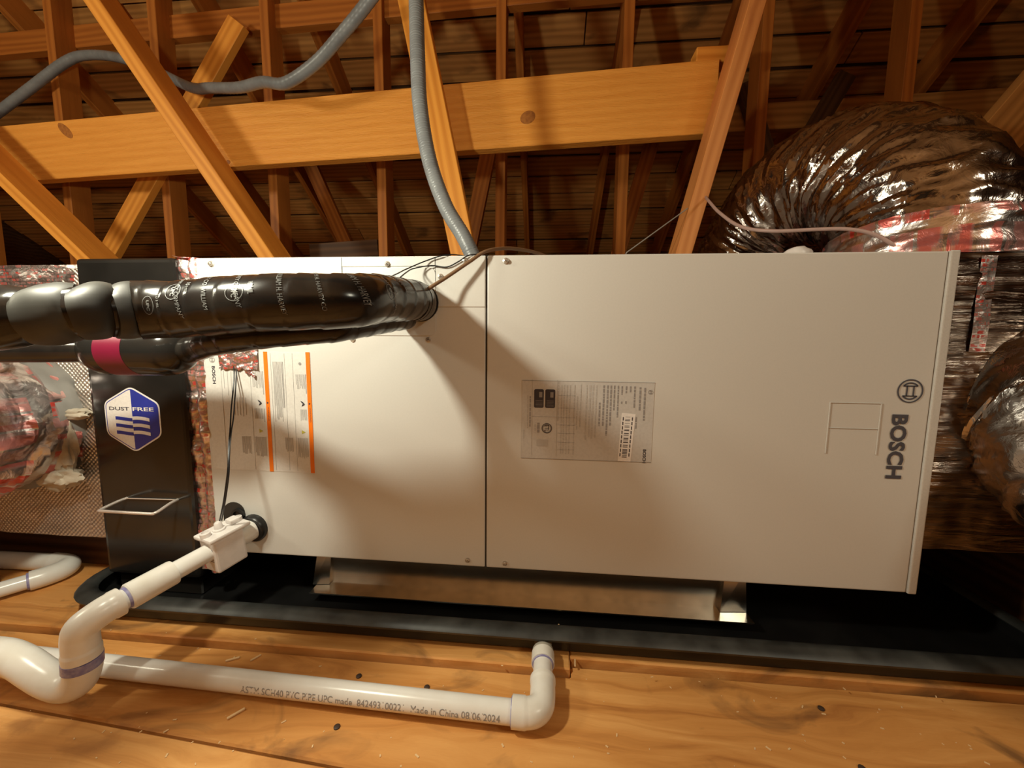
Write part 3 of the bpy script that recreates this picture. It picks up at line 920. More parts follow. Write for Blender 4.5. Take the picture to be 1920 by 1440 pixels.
# ------------------------------------------------------------------ foil helpers
def foil_panel(mb_fn, nu, nv, amp, sc, name, mat, parent, seed=0, uvs=(1, 1), thick=0.0):
    """mb_fn(u,v)->(point, normal)"""
    vs = []; uv = []
    for j in range(nv + 1):
        for i in range(nu + 1):
            p, n = mb_fn(i / nu, j / nv)
            p = V(p); n = V(n)
            edge = 1.0
            d = (nz(p + V((seed, 0, 0)), sc) + 0.5 * nz(p + V((0, seed, 3)), sc * 2.3) + 0.25 * abs(nz(p, sc * 5))) * amp
            vs.append(p + n * d)
            uv.append((i / nu * uvs[0], j / nv * uvs[1]))
    fs = []
    for j in range(nv):
        for i in range(nu):
            a = j * (nu + 1) + i
            fs.append((a, a + 1, a + nu + 2, a + nu + 1))
    me = bpy.data.meshes.new(name)
    me.from_pydata([tuple(p) for p in vs], [], fs)
    ul = me.uv_layers.new(name='UVMap')
    for poly in me.polygons:
        for li, vi in zip(poly.loop_indices, poly.vertices):
            ul.data[li].uv = uv[vi]
    return link(name, me, mat, parent, True)

# foil-taped collar between the air cleaner and the air handler
FC = thing('foil_collar', 'crinkled foil-taped joint between the black cabinet and the grey unit', 'duct collar', (-0.024, 0.2, 0.1))
MB().box(-0.060, 0.006, 0.020, 0.52, 0.10, 0.742).build('sleeve', 'foilplenum', FC, bevel=0.004)
foil_panel(lambda u, v: ((-0.052 + 0.026 * u, 0.012 - 0.004 * math.sin(u * 3.1), 0.08 + 0.675 * v), (0, -1, 0)), 10, 120, 0.006, 30, 'tape_strip', 'foilprint', FC, 1, (0.1, 1.6))
foil_panel(lambda u, v: ((-0.024 + 0.030 * u, 0.006 - 0.008 * math.sin(u * 3.1), 0.08 + 0.672 * v), (0, -1, 0)), 10, 120, 0.006, 34, 'tape_strip', 'foilprint', FC, 5, (0.1, 1.6))
foil_panel(lambda u, v: ((-0.052 + 0.056 * u, 0.0 + 0.5 * v, 0.752 + 0.004 * math.sin(u * 3.1)), (0, 0, 1)), 10, 50, 0.008, 30, 'tape_strip', 'foilprint', FC, 9, (0.1, 1.2))

# ------------------------------------------------------------------ left plenum wrapped in quilted foil
PL = thing('supply_plenum', 'quilted foil-wrapped plenum left of the black air cleaner', 'duct plenum', (-0.75, 0.3, 0.0))
MB().box(-1.30, -0.270, 0.034, 0.50, 0.140, 0.735).build('plenum_box', 'foilquilt', PL, bevel=0.006)
foil_panel(lambda u, v: ((-1.30 + 1.028 * u, 0.026, 0.130 + 0.612 * v), (0, -1, 0)), 120, 70, 0.004, 9, 'foil_wrap', 'foilquilt', PL, 3)
foil_panel(lambda u, v: ((-1.30 + 1.030 * u, 0.020, 0.688 + 0.056 * v), (0, -1, 0)), 120, 10, 0.004, 22, 'tape_strip', 'foilprint', PL, 4, (3.2, 0.22))
foil_panel(lambda u, v: ((-0.283 - 0.045 * (1 - u), 0.019, 0.135 + 0.60 * v), (0, -1, 0)), 8, 90, 0.003, 25, 'tape_strip', 'foilquilt', PL, 6)
beam('sleeper', (-1.6, 0.26, 0.072), (-0.40, 0.26, 0.072), 0.136, 0.30, 'darkwood', 'dark timber sleeper under the foil plenum at left', ref=(0, 1, 0), cat='timber')

# ------------------------------------------------------------------ flexible ducts
def flex_duct(name, label, pts, r, mat, pitch, amp, wr, parts=None, ref=(0, 0, 1), nseg=72, loc=(0, 0, 0), step=0.006, seed=0.0):
    t = thing(name, label, 'duct', loc)
    sw = Sweep(pts, step, ref=ref)
    def rad(s, a):
        ca, sa = math.cos(a), math.sin(a)
        ph = s / pitch + a / (2 * math.pi)
        fr = ph - math.floor(ph)
        rib = 1 - abs(2 * fr - 1) ** 1.6
        sk = s + 0.05 * math.sin(a + seed)
        n = nz((ca * 1.3 + seed, sa * 1.3, sk * 9), 1.0) * 0.6 + (0.5 - abs(nz((ca * 1.6 + seed, sa * 1.6, sk * 34), 1.0)) * 1.6) * 0.7 + nz((ca * 3.5, sa * 3.5 + seed, sk * 80), 1.0) * 0.35
        return r * (1 - amp * 0.5 + amp * rib) + wr * n
    return t, sw, rad

# arch of flexible duct above the right end
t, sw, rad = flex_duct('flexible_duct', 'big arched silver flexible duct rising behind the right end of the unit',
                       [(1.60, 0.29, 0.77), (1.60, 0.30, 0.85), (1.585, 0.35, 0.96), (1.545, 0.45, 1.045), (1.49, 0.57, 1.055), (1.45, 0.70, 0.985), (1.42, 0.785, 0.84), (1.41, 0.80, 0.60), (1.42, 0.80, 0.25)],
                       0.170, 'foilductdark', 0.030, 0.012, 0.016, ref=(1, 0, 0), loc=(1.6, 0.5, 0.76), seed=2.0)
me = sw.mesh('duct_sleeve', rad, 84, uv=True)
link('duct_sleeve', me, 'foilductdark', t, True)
sw2 = Sweep([(1.60, 0.29, 0.758), (1.60, 0.292, 0.80), (1.602, 0.297, 0.850)], 0.004, ref=(1, 0, 0))
me = sw2.mesh('taped_collar', lambda s, a: 0.186 + 0.006 * nz((math.cos(a) * 3, math.sin(a) * 3, s * 60)) + 0.004 * nz((math.cos(a) * 9, math.sin(a) * 9, s * 120)), 96, caps=False, uv=True)
link('taped_collar', me, 'foilprintduct', t, True)

# right plenum
PR = thing('return_plenum', 'dark wrinkled foil-wrapped plenum at the right end of the unit', 'duct plenum', (1.65, 0.3, 0.0))
MB().box(1.404, 2.05, 0.045, 0.52, 0.20, 0.752).build('plenum_box', 'foilplenum', PR, bevel=0.008)
foil_panel(lambda u, v: ((1.405 + 0.645 * u, 0.036, 0.20 + 0.555 * v), (0, -1, 0)), 70, 110, 0.005, 14, 'foil_wrap', 'foilplenum', PR, 8)
foil_panel(lambda u, v: ((1.470 + 0.026 * u, 0.0325, 0.58 + 0.170 * v), (0, -1, 0)), 6, 40, 0.002, 14, 'tape_strip', 'foilprint', PR, 2, (0.1, 0.6))
foil_panel(lambda u, v: ((1.405 + 0.645 * u, 0.04 + 0.48 * v, 0.757), (0, 0, 1)), 50, 40, 0.004, 20, 'top_wrap', 'foilprint', PR, 7, (1.6, 1.0))
beam('sleeper', (1.88, 0.08, 0.10), (1.88, 0.50, 0.10), 0.19, 0.34, 'darkwood', 'dark timber base under the right foil plenum', ref=(1, 0, 0), cat='timber')

# right lower duct
t, sw, rad = flex_duct('flexible_duct', 'bright silver flexible duct sagging at the right picture edge',
                       [(1.66, 0.06, 0.47), (1.648, -0.01, 0.455), (1.635, -0.07, 0.42), (1.645, -0.13, 0.37), (1.70, -0.20, 0.29), (1.84, -0.29, 0.21), (2.3, -0.40, 0.185), (2.8, -0.45, 0.185)],
                       0.163, 'foilduct', 0.034, 0.016, 0.021, loc=(1.8, -0.1, 0.1), seed=5.0)
link('duct_sleeve', sw.mesh('duct_sleeve', rad, 84, uv=True), 'foilduct', t, True)
me = Sweep([(1.66, 0.05, 0.47), (1.656, 0.01, 0.463), (1.645, -0.03, 0.448)], 0.005).mesh('duct_collar', lambda s, a: 0.184 - 0.16 * s + 0.006 * nz((math.cos(a) * 3, math.sin(a) * 3, s * 40)), 72, caps=True, uv=True)
link('duct_collar', me, 'foilductdark', t, True)

# left duct with printed film
t, sw, rad = flex_duct('flexible_duct', 'crinkled foil flexible duct with red print at the left picture edge',
                       [(-0.475, 0.03, 0.405), (-0.475, -0.04, 0.405), (-0.49, -0.10, 0.405), (-0.55, -0.17, 0.405), (-0.68, -0.23, 0.405), (-0.95, -0.27, 0.40), (-1.4, -0.28, 0.38)],
                       0.150, 'foilprintduct', 0.040, 0.03, 0.024, loc=(-0.6, -0.1, 0.2), seed=9.0)
link('duct_sleeve', sw.mesh('duct_sleeve', rad, 84, uv=True), 'foilprintduct', t, True)
mc = Sweep([(-0.475, 0.03, 0.405), (-0.475, 0.005, 0.405), (-0.475, -0.02, 0.405)], 0.004).mesh('mastic_collar', lambda s, a: 0.160 + 0.010 * nz((math.cos(a) * 3, math.sin(a) * 3, s * 30)) - 0.25 * max(0, s - 0.02), 64)
link('mastic_collar', mc, 'mastic', t, True)
# white fibreglass tuft poking out of the joint
tf = thing('fibreglass_tuft', 'fluffy pale fibreglass tuft poking out beside the left duct', 'insulation', (-0.33, -0.01, 0.33))
def blob(name, c, rx, ry, rz, mat, par, seed, amp=0.35, sub=4):
    bm = bmesh.new(); bmesh.ops.create_icosphere(bm, subdivisions=sub, radius=1.0)
    for v in bm.verts:
        p = v.co.copy()
        k = 1 + amp * nz(p * 1.7 + V((seed, 0, 0))) + amp * 0.6 * nz(p * 4 + V((0, seed, 0)))
        v.co = V((c[0] + p.x * rx * k, c[1] + p.y * ry * k, c[2] + p.z * rz * k))
    me = bpy.data.meshes.new(name); bm.to_mesh(me); bm.free()
    return link(name, me, mat, par, True)
blob('tuft', (-0.345, 0.002, 0.425), 0.062, 0.018, 0.016, 'fluff', tf, 1)
blob('tuft', (-0.345, -0.004, 0.355), 0.030, 0.018, 0.075, 'fluff', tf, 4)
blob('tuft', (-0.365, -0.004, 0.285), 0.060, 0.018, 0.028, 'fluff', tf, 8)

# ------------------------------------------------------------------ insulated refrigerant line
RL = thing('insulated_line', 'thick black tape-wrapped refrigerant line coming out of the unit and bulging at left', 'pipe', (0.46, -0.1, 0.60))
tp = [(0.460, 0.012, 0.664), (0.462, 0.0, 0.663), (0.464, -0.045, 0.662), (0.458, -0.10, 0.658), (0.452, -0.16, 0.652), (0.445, -0.225, 0.642), (0.410, -0.250, 0.638), (0.359, -0.265, 0.635), (0.300, -0.267, 0.631), (0.234, -0.270, 0.626),
      (0.196, -0.289, 0.623), (0.172, -0.325, 0.618), (0.135, -0.345, 0.612), (0.085, -0.372, 0.603), (0.045, -0.42, 0.590), (0.02, -0.52, 0.575), (0.02, -0.7, 0.54)]
TL = Sweep(tp, 0.003, ref=(0, 0, 1))
def s_at_x(x):
    best = 0
    for i, p in enumerate(TL.path):
        if p.y < -0.2 and p.x <= x:
            return TL.length * i / (len(TL.path) - 1)
    return TL.length
S_b = s_at_x(0.198)
def t_rad(s, a):
    r = 0.0355
    if s < 0.03:
        r = 0.030 + 0.0045 * (s / 0.03)
    ph = s / 0.038 + a / (2 * math.pi)
    fr = ph - math.floor(ph)
    r += 0.0011 * fr
    r += 0.0010 * nz((math.cos(a) * 1.5, math.sin(a) * 1.5, s * 22)) + 0.0005 * nz((math.cos(a) * 4, math.sin(a) * 4, s * 60))
    return r
link('wrapped_sleeve', TL.mesh('wrapped_sleeve', t_rad, 48, s1=S_b + 0.004), 'tape', RL, True)
# bulging lobes pinched by tape
lobes = [(S_b - 0.012, S_b + 0.026, 0.0350, 0.029), (S_b + 0.022, S_b + 0.052, 0.0345, 0.028), (S_b + 0.048, S_b + 0.092, 0.0345, 0.027), (S_b + 0.088, S_b + 0.15, 0.034, 0.028), (S_b + 0.145, TL.length, 0.033, 0.031)]
for i, (a0, a1, rmax, rmin) in enumerate(lobes):
    def lr(s, a, a0=a0, a1=a1, rmax=rmax, rmin=rmin, i=i):
        ph = (s - a0 + 0.010 * math.sin(a + 0.6)) / (a1 - a0)
        ph = max(0.0, min(1.0, ph))
        return rmin + (rmax - rmin) * (math.sin(ph * math.pi)) ** 0.55 + 0.0022 * nz((math.cos(a) * 2 + i, math.sin(a) * 2, s * 30))
    link('insulation_bulge', TL.mesh('insulation_bulge', lr, 40, s0=a0, s1=a1), 'foam' if i < 3 else 'tape', RL, True)
for sb in (S_b + 0.024, S_b + 0.050):
    link('pinch_tape', TL.mesh('pinch_tape', lambda s, a: 0.0305 + 0.0008 * math.sin(8 * a), 32, s0=sb - 0.005, s1=sb + 0.005), 'tape', RL, True)
link('end_grommet', TL.mesh('end_grommet', lambda s, a: 0.0365, 32, s0=0.0, s1=0.022), 'blackplastic', RL, True)
for sb in (0.052, 0.066):
    link('tape_ring', TL.mesh('tape_ring', lambda s, a: 0.0366 + 0.0007 * nz((math.cos(a) * 3, math.sin(a) * 3, sb * 90)), 36, s0=sb - 0.0045, s1=sb + 0.0045), 'tape', RL, True)
# white lettering running around the tape wraps
pr = MB()
def tape_text(s_txt, s0, a0, cap, step, slope, bold=0.02):
    vs, fs = text_geo(s_txt, 1.0, bold)
    x0 = min(v.x for v in vs); x1 = max(v.x for v in vs); y0 = min(v.y for v in vs); y1 = max(v.y for v in vs)
    length = step * (x1 - x0)
    out = []
    for v in vs:
        u = (v.x - x0) * step
        h = ((v.y - y0) / (y1 - y0) - 0.5) * cap
        ang = a0 + ASGN * u / 0.036
        s = s0 - h - u * slope
        out.append(TL.pos(s, ang, t_rad(s, ang) + 0.0009))
    pr.add(out, fs)
# angle 0 is up; which way turns toward the camera
ASGN = 1.0 if (TL.pos(0.4, 0.6, 0.03) - TL.pos(0.4, 0.0, 0.03)).y < 0 else -1.0
txt = [('HARVEY COMPANY', 0.16), ('COMPANY   WILLIAM H', 0.205), ('WILLIAM H. HARVEY', 0.25), ('WILLIAM H. HARVEY CO', 0.285), ('WILLIAM H. HARVEY', 0.32), ('HARVEY COMPANY', 0.365), ('HARVEY CO  WILLIAM', 0.405), ('HARVEY COMPANY', 0.44)]
for i, (s_, ss) in enumerate(txt):
    tape_text(s_, ss, ASGN * (-0.25 + 0.22 * ((i * 5) % 3)), 0.0052, 0.0068, 0.10 + 0.05 * (i % 2), 0.0)
for ss, aa in ((0.19, 0.9), (0.345, 0.75), (0.425, 0.55), (0.465, 1.0)):
    tape_text('10 MIL', ss, ASGN * aa, 0.0050, 0.0065, 0.12, 0.0)
    vs = []; fs = []
    for i in range(24):
        an = 2 * math.pi * i / 24
        for rr in (0.0105, 0.0112):
            s = ss + 0.016 + rr * 0.9 * math.cos(an); ag = ASGN * (aa + 0.35) + rr * math.sin(an) / 0.036
            vs.append(TL.pos(s, ag, t_rad(s, ag) + 0.0009))
    for i in range(24):
        j = (i + 1) % 24
        fs.append((2 * i, 2 * i + 1, 2 * j + 1, 2 * j))
    pr.add(vs, fs)
    tape_text('UPC', ss + 0.016, ASGN * (aa + 0.2), 0.0055, 0.0065, 0.0)
pr.build('tape_lettering', 'tapeprint', RL)['kind'] = 'stuff'

# thinner wrapped liquid line and the shiny canister it runs into
LQ = thing('liquid_line', 'thinner black wrapped line running under the thick insulated line', 'pipe', (0.3, -0.2, 0.57))
lq = Sweep([(0.440, -0.016, 0.632), (0.430, -0.10, 0.622), (0.395, -0.19, 0.606), (0.315, -0.232, 0.596), (0.21, -0.205, 0.583), (0.150, -0.165, 0.574), (0.118, -0.15, 0.570)], 0.003)
link('wrapped_sleeve', lq.mesh('wrapped_sleeve', lambda s, a: 0.020 + 0.0010 * ((s / 0.03 + a / 6.2832) % 1.0) + 0.001 * nz((math.cos(a), math.sin(a), s * 30)), 32), 'tape', LQ, True)
CN = thing('filter_canister', 'shiny black cylindrical canister with a pink band below the insulated line', 'canister', (0.0, -0.15, 0.53))
MB().lathe((0.122, -0.15, 0.570), (-1, 0, -0.01), [(0, 0.012), (0.004, 0.024), (0.014, 0.034), (0.028, 0.0405), (0.04, 0.042), (0.135, 0.042), (0.150, 0.0405), (0.165, 0.034), (0.176, 0.022), (0.180, 0.010)], 40).build('canister_body', 'blackbox', CN, True)
MB().lathe((0.046, -0.15, 0.5695), (-1, 0, -0.01), [(0, 0.0420), (0.0, 0.0424), (0.048, 0.0424), (0.048, 0.0420)], 48).build('pink_band', 'pink', CN, True)
link('outlet_pipe', Sweep([(-0.050, -0.15, 0.568), (-0.12, -0.16, 0.567), (-0.22, -0.20, 0.566), (-0.34, -0.30, 0.56), (-0.6, -0.42, 0.55)], 0.006).mesh('outlet_pipe', 0.020, 24), 'tape', CN, True)

# ------------------------------------------------------------------ crumpled foil patch and switch wires
FP = thing('foil_tape_patch', 'crumpled red-printed foil tape patch stuck on the left door', 'tape', (0.083, -0.002, 0.56))
foil_panel(lambda u, v: ((0.039 + 0.084 * u, -0.0035 - 0.004 * math.exp(-((u - 0.42) / 0.10) ** 2), 0.528 + 0.105 * v + 0.006 * nz((u * 9, v, 3))), (0, -1, 0)), 50, 60, 0.0035, 60, 'tape_sheet', 'foilprint', FP, 2, (0.35, 0.42))
foil_panel(lambda u, v: ((0.095 + 0.022 * u, -0.004 - 0.004 * math.sin(u * 9), 0.522 - 0.010 * u + 0.008 * v), (0, -1, 0)), 24, 8, 0.004, 90, 'torn_edge', 'foilprint', FP, 3, (0.1, 0.1))
WR = thing('switch_wires', 'pair of thin black wires hanging from the foil patch to the float switch', 'wire', (0.1, -0.05, 0.3))
tube_obj('wire', [(0.0700, -0.004, 0.545), (0.073, -0.007, 0.521), (0.080, -0.020, 0.489), (0.088, -0.037, 0.453), (0.099, -0.055, 0.418), (0.108, -0.071, 0.388), (0.119, -0.088, 0.353), (0.112, -0.088, 0.316), (0.092, -0.075, 0.275), (0.0695, -0.062, 0.232)], 0.0013, 'wireblack', WR, 8, 0.004)
tube_obj('wire', [(0.0750, -0.004, 0.545), (0.078, -0.007, 0.521), (0.090, -0.029, 0.471), (0.099, -0.046, 0.435), (0.104, -0.059, 0.410), (0.114, -0.077, 0.377), (0.121, -0.089, 0.344), (0.116, -0.089, 0.316), (0.096, -0.076, 0.275), (0.0720, -0.060, 0.232)], 0.0013, 'wireblack', WR, 8, 0.004)

# ------------------------------------------------------------------ condensate drain with trap
PR_ = 0.0168
CD = thing('condensate_drain', 'white PVC condensate drain with coupling, elbow and trap at left', 'pipe', (0.0, -0.2, 0.01))
A0 = V((0.0905, 0.002, 0.1885)); A1 = V((0.010, -0.238, 0.157))
ad = (A1 - A0).normalized()
def along(t): return A0 + ad * t
AL = (A1 - A0).length
MB().lathe(A0, ad, [(0, PR_), (0.165, PR_)], 30).build('pipe', 'pvc', CD, True)
MB().lathe(along(0.008), ad, [(0, 0.0165), (0, 0.0225), (0.04, 0.0225), (0.04, 0.0165)], 30).build('socket', 'pvcfit', CD, True)
MB().lathe(along(0.148), ad, [(0, PR_), (0, 0.0215), (0.003, 0.0222), (0.062, 0.0222), (0.064, 0.0205), (0.064, PR_)], 34).build('coupling', 'pvcfit', CD, True)
MB().lathe(along(0.2115), ad, [(0, 0.0168), (0, 0.0186), (0.004, 0.0182), (0.004, 0.0168)], 30).build('primer_ring', 'primer', CD, True)
MB().lathe(along(0.16), ad, [(0, PR_), (AL - 0.16 - 0.012, PR_)], 30).build('pipe', 'pvc', CD, True)
E0 = along(AL - 0.034)
el = Sweep([tuple(E0), tuple(along(AL - 0.014)), (0.003, -0.244, 0.147), (-0.001, -0.2465, 0.133), (-0.002, -0.2465, 0.115), (-0.002, -0.2465, 0.096)], 0.0025)
link('elbow', el.mesh('elbow', lambda s, a: 0.0218 + (0.0012 if (s < 0.012 or s > el.length - 0.014) else 0), 36), 'pvcfit', CD, True)
link('primer_band', Sweep([(-0.002, -0.2465, 0.096), (-0.003, -0.2465, 0.0815)], 0.004, smooth=False).mesh('primer_band', 0.0236, 36), 'primer', CD, True)
trp = Sweep([(-0.0025, -0.2465, 0.090), (-0.004, -0.2465, 0.074), (-0.014, -0.2465, 0.053), (-0.034, -0.2465, 0.044), (-0.060, -0.2465, 0.049), (-0.085, -0.2465, 0.062), (-0.112, -0.2465, 0.078), (-0.145, -0.2465, 0.088), (-0.20, -0.2465, 0.088), (-0.30, -0.2465, 0.088)], 0.003)
link('trap', trp.mesh('trap', lambda s, a: 0.0222, 36), 'pvcfit', CD, True)
MB().lathe((-0.30, -0.2465, 0.088), (-1, 0, 0), [(0, PR_), (0.8, PR_)], 24).build('pipe', 'pvc', CD, True)

# float switch on the drain
SW = thing('float_switch', 'white boxy float switch with a cable gland on the condensate drain', 'float switch', tuple(along(0.085) - V((0, 0, 0.05))))
yv = ad.copy(); xv = yv.cross(V((0, 0, 1))).normalized(); zv = xv.cross(yv).normalized()
c0 = along(0.062) + V((0, 0, 0.004))
def sloc(x, y, z): return c0 + xv * x + yv * y + zv * z
def sbox(name, x0, x1, y0, y1, z0, z1, mat, bev, taper=1.0, par=None):
    mb = MB()
    mb.v = [tuple(sloc(x, y, z)) for x, y, z in ((x0 * taper, y0, z0), (x1 * taper, y0, z0), (x1 * taper, y1, z0), (x0 * taper, y1, z0), (x0, y0, z1), (x1, y0, z1), (x1, y1, z1), (x0, y1, z1))]
    mb.f = [(0, 3, 2, 1), (4, 5, 6, 7), (0, 1, 5, 4), (1, 2, 6, 5), (2, 3, 7, 6), (3, 0, 4, 7)]
    return mb.build(name, mat, par or SW, bevel=bev)
body = sbox('switch_body', -0.0245, 0.0245, -0.026, 0.030, -0.046, 0.022, 'switch', 0.004, 0.86)
sbox('switch_lid', -0.0275, 0.0275, -0.040, 0.036, 0.022, 0.030, 'switch', 0.003)
gl = MB().lathe(sloc(0.0, 0.004, 0.029), zv, [(0, 0.011), (0.004, 0.011), (0.005, 0.0075), (0.016, 0.0065), (0.018, 0.0045)], 20).build('cable_gland', 'switch', SW, True)
for q in (-0.031, 0.028):
    MB().lathe(sloc(0, q, 0.029), zv, [(0, 0.0085), (0.009, 0.0085), (0.010, 0.006), (0.004, 0.005)], 18).build('lid_boss', 'switch', SW, True)
sbox('lid_boss', -0.010, 0.012, -0.032, -0.014, 0.030, 0.040, 'switch', 0.003)
prn = MB()
def sprint(face, a0, a1, z0, z1):
    if face == 'side':
        k = 0.0246 * (0.96)
        prn.v += [tuple(sloc(-k, a0, z0)), tuple(sloc(-k, a1, z0)), tuple(sloc(-k, a1, z1)), tuple(sloc(-k, a0, z1))]
    else:
        prn.v += [tuple(sloc(a0, 0.0303, z0)), tuple(sloc(a1, 0.0303, z0)), tuple(sloc(a1, 0.0303, z1)), tuple(sloc(a0, 0.0303, z1))]
    b = len(prn.v) - 4
    prn.f.append((b, b + 1, b + 2, b + 3))
for z0, z1, a0, a1 in ((0.000, 0.006, -0.016, 0.016), (-0.010, -0.007, -0.014, -0.008), (-0.018, -0.0165, -0.014, 0.014), (-0.022, -0.0205, -0.014, 0.008)):
    sprint('front', a0, a1, z0, z1)
prn.build('switch_print', 'inkdark', body)
prn = MB()
for z0, z1, a0, a1 in ((0.004, 0.007, -0.020, 0.022), (-0.001, 0.002, -0.020, 0.018), (-0.006, -0.004, -0.020, 0.012)):
    k = 1
    prn.v += [tuple(sloc(0.0249 * 0.95, a0, z0)), tuple(sloc(0.0249 * 0.95, a1, z0)), tuple(sloc(0.0249 * 0.97, a1, z1)), tuple(sloc(0.0249 * 0.97, a0, z1))]
    b = len(prn.v) - 4
    prn.f.append((b, b + 1, b + 2, b + 3))
prn.build('switch_print', 'inkdark', body)

# ------------------------------------------------------------------ secondary pan drain lying on the floor
SD = thing('pan_drain', 'white PVC pan drain pipe with printed lettering lying across the floor', 'pipe', (0.3, -0.19, 0.0))
zc = 0.0175
YB = -0.197
MB().lathe((0.711, -0.058, 0.0225), (0, -1, 0), [(0, 0.0165), (0.022, 0.0165), (0.022, 0.0195), (0.031, 0.0195), (0.031, 0.0165)], 28).build('bulkhead_fitting', 'clear', SD, True)
MB().lathe((0.711, -0.087, 0.0225), (0, -1, 0), [(0, PR_), (0, 0.0205), (0.022, 0.0205), (0.022, PR_)], 28).build('socket', 'pvcfit', SD, True)
MB().lathe((0.711, -0.1075, 0.0225), (0, -1, 0), [(0, 0.0170), (0, 0.0190), (0.0035, 0.0186), (0.0035, 0.0170)], 28).build('primer_ring', 'primer', SD, True)
MB().lathe((0.711, -0.088, 0.0225), (0, -1, 0), [(0, PR_), (0.08, PR_)], 28).build('pipe', 'pvc', SD, True)
eb = Sweep([(0.711, -0.140, 0.0225), (0.711, -0.165, 0.0218), (0.709, -0.184, 0.0212), (0.701, -0.1945, 0.0208), (0.688, -0.199, 0.0206), (0.664, -0.199, 0.0206)], 0.0025)
link('elbow', eb.mesh('elbow', lambda s, a: 0.0205 + (0.0010 if (s < 0.010 or s > eb.length - 0.022) else 0), 36), 'pvcfit', SD, True)
MB().lathe((0.6645, -0.199, 0.0206), (-1, 0, 0), [(0, 0.0168), (0, 0.0196), (0.0018, 0.0192), (0.0018, 0.0168)], 28).build('primer_ring', 'primer', SD, True)
pdir = V((-1, 0.022, 0)).normalized()
MB().lathe((0.672, -0.199, 0.0190), pdir, [(0, PR_), (1.9, PR_)], 36).build('pipe', 'pvc', SD, True)
vs, fs = text_geo('ASTM SCH40 PVC PIPE UPC made  842493100221  Made in China 08/06/2024', 1.0, 0.0)
x0 = min(v.x for v in vs); x1 = max(v.x for v in vs); y0 = min(v.y for v in vs); y1 = max(v.y for v in vs)
out = []
for v in vs:
    u = (v.x - x0) / (x1 - x0)
    xx = 0.220 + u * 0.427
    h = ((v.y - y0) / (y1 - y0) - 0.5) * 0.0105
    c = V((0.672, -0.199, 0.0190)) + pdir * (0.672 - xx)
    an = R(10) + h / PR_
    out.append(tuple(c + V((0, -math.cos(an), math.sin(an))) * (PR_ + 0.0004)))
MB().add(out, fs).build('pipe_lettering', 'ink', SD)

# ------------------------------------------------------------------ far left white pipes
FPp = thing('drain_return', 'white PVC pipe doubling back at an elbow on the floor at far left', 'pipe', (-0.5, 0.0, 0.0))
ub = Sweep([(-0.475, 0.000, 0.028), (-0.462, 0.020, 0.028), (-0.455, 0.045, 0.028), (-0.464, 0.064, 0.028), (-0.490, 0.072, 0.028), (-0.520, 0.073, 0.028)], 0.003)
link('elbow', ub.mesh('elbow', 0.0222, 30), 'pvcfit', FPp, True)
d1 = V((-0.36, -0.52, 0)).normalized()
MB().lathe((-0.468, 0.010, 0.028), d1, [(0, PR_), (0.165, PR_)], 28).build('pipe', 'pvc', FPp, True)
MB().lathe(V((-0.475, 0.0, 0.028)) - d1 * 0.002, d1, [(0, 0.0170), (0, 0.0200), (0.006, 0.0192), (0.006, 0.0170)], 28).build('primer_ring', 'primer', FPp, True)
MB().lathe((-0.51, 0.073, 0.028), (-1, -0.03, 0), [(0, 0.020), (0.9, 0.020)], 28).build('pipe', 'pvcfit', FPp, True)
E2 = thing('pipe_stub', 'rounded white PVC pipe end at the left picture edge above the floor', 'pipe', (-0.56, 0.0, 0.0))
s2 = Sweep([(-0.95, -0.02, 0.036), (-0.62, -0.004, 0.036), (-0.565, 0.000, 0.036)], 0.004)
link('pipe', s2.mesh('pipe', lambda s, a: 0.022 * math.sqrt(max(0.02, min(1.0, (s2.length - s) / 0.02))), 28), 'pvcfit', E2, True)

# ------------------------------------------------------------------ cables and conduits
HC = thing('hanging_conduit', 'grey flexible conduit hanging down to the top of the unit', 'conduit', (0.55, 0.12, 0.76))
hcw = Sweep([(0.388, 0.25, 2.80), (0.386, 0.235, 2.2), (0.386, 0.225, 1.75), (0.387, 0.222, 1.50), (0.390, 0.220, 1.378), (0.398, 0.200, 1.249), (0.409, 0.180, 1.123), (0.435, 0.160, 0.997), (0.476, 0.140, 0.891), (0.521, 0.125, 0.818), (0.553, 0.12, 0.752)], 0.0022)
link('conduit_sleeve', hcw.mesh('conduit_sleeve', lambda s, a: 0.0168 + 0.0005 * math.sin(s / 0.006 * 6.2832), 24), 'conduit', HC, True)
RC = thing('loose_conduit', 'grey flexible conduit draped over the crossbeam and behind the long diagonal brace', 'conduit', (-0.5, 0.75, 1.5))
rcw = Sweep([(-2.35, 0.95, 1.38), (-2.024, 0.95, 1.545), (-1.84, 0.95, 1.636), (-1.66, 0.95, 1.732), (-1.484, 0.95, 1.825), (-1.375, 0.95, 1.851), (-1.184, 0.92, 1.812), (-0.94, 0.86, 1.705), (-0.753, 0.82, 1.610), (-0.630, 0.78, 1.578), (-0.475, 0.735, 1.545), (-0.345, 0.69, 1.530), (-0.239, 0.66, 1.503), (-0.102, 0.62, 1.533), (0.018, 0.58, 1.589), (0.152, 0.53, 1.659), (0.40, 0.42, 1.80), (0.75, 0.36, 2.05), (1.0, 0.34, 2.45), (1.05, 0.33, 2.80)], 0.006)
link('conduit_sleeve', rcw.mesh('conduit_sleeve', lambda s, a: 0.0185 + 0.0004 * math.sin(s / 0.02 * 6.2832), 20), 'conduit', RC, True)
DC = tag(tube_obj('vertical_conduit', [(1.078, 1.12, 0.0), (1.078, 1.12, 2.0)], 0.013, 'darkconduit', None, 16, 0.1, smooth=False), 'dark vertical conduit clipped beside a stud behind the unit', 'conduit')
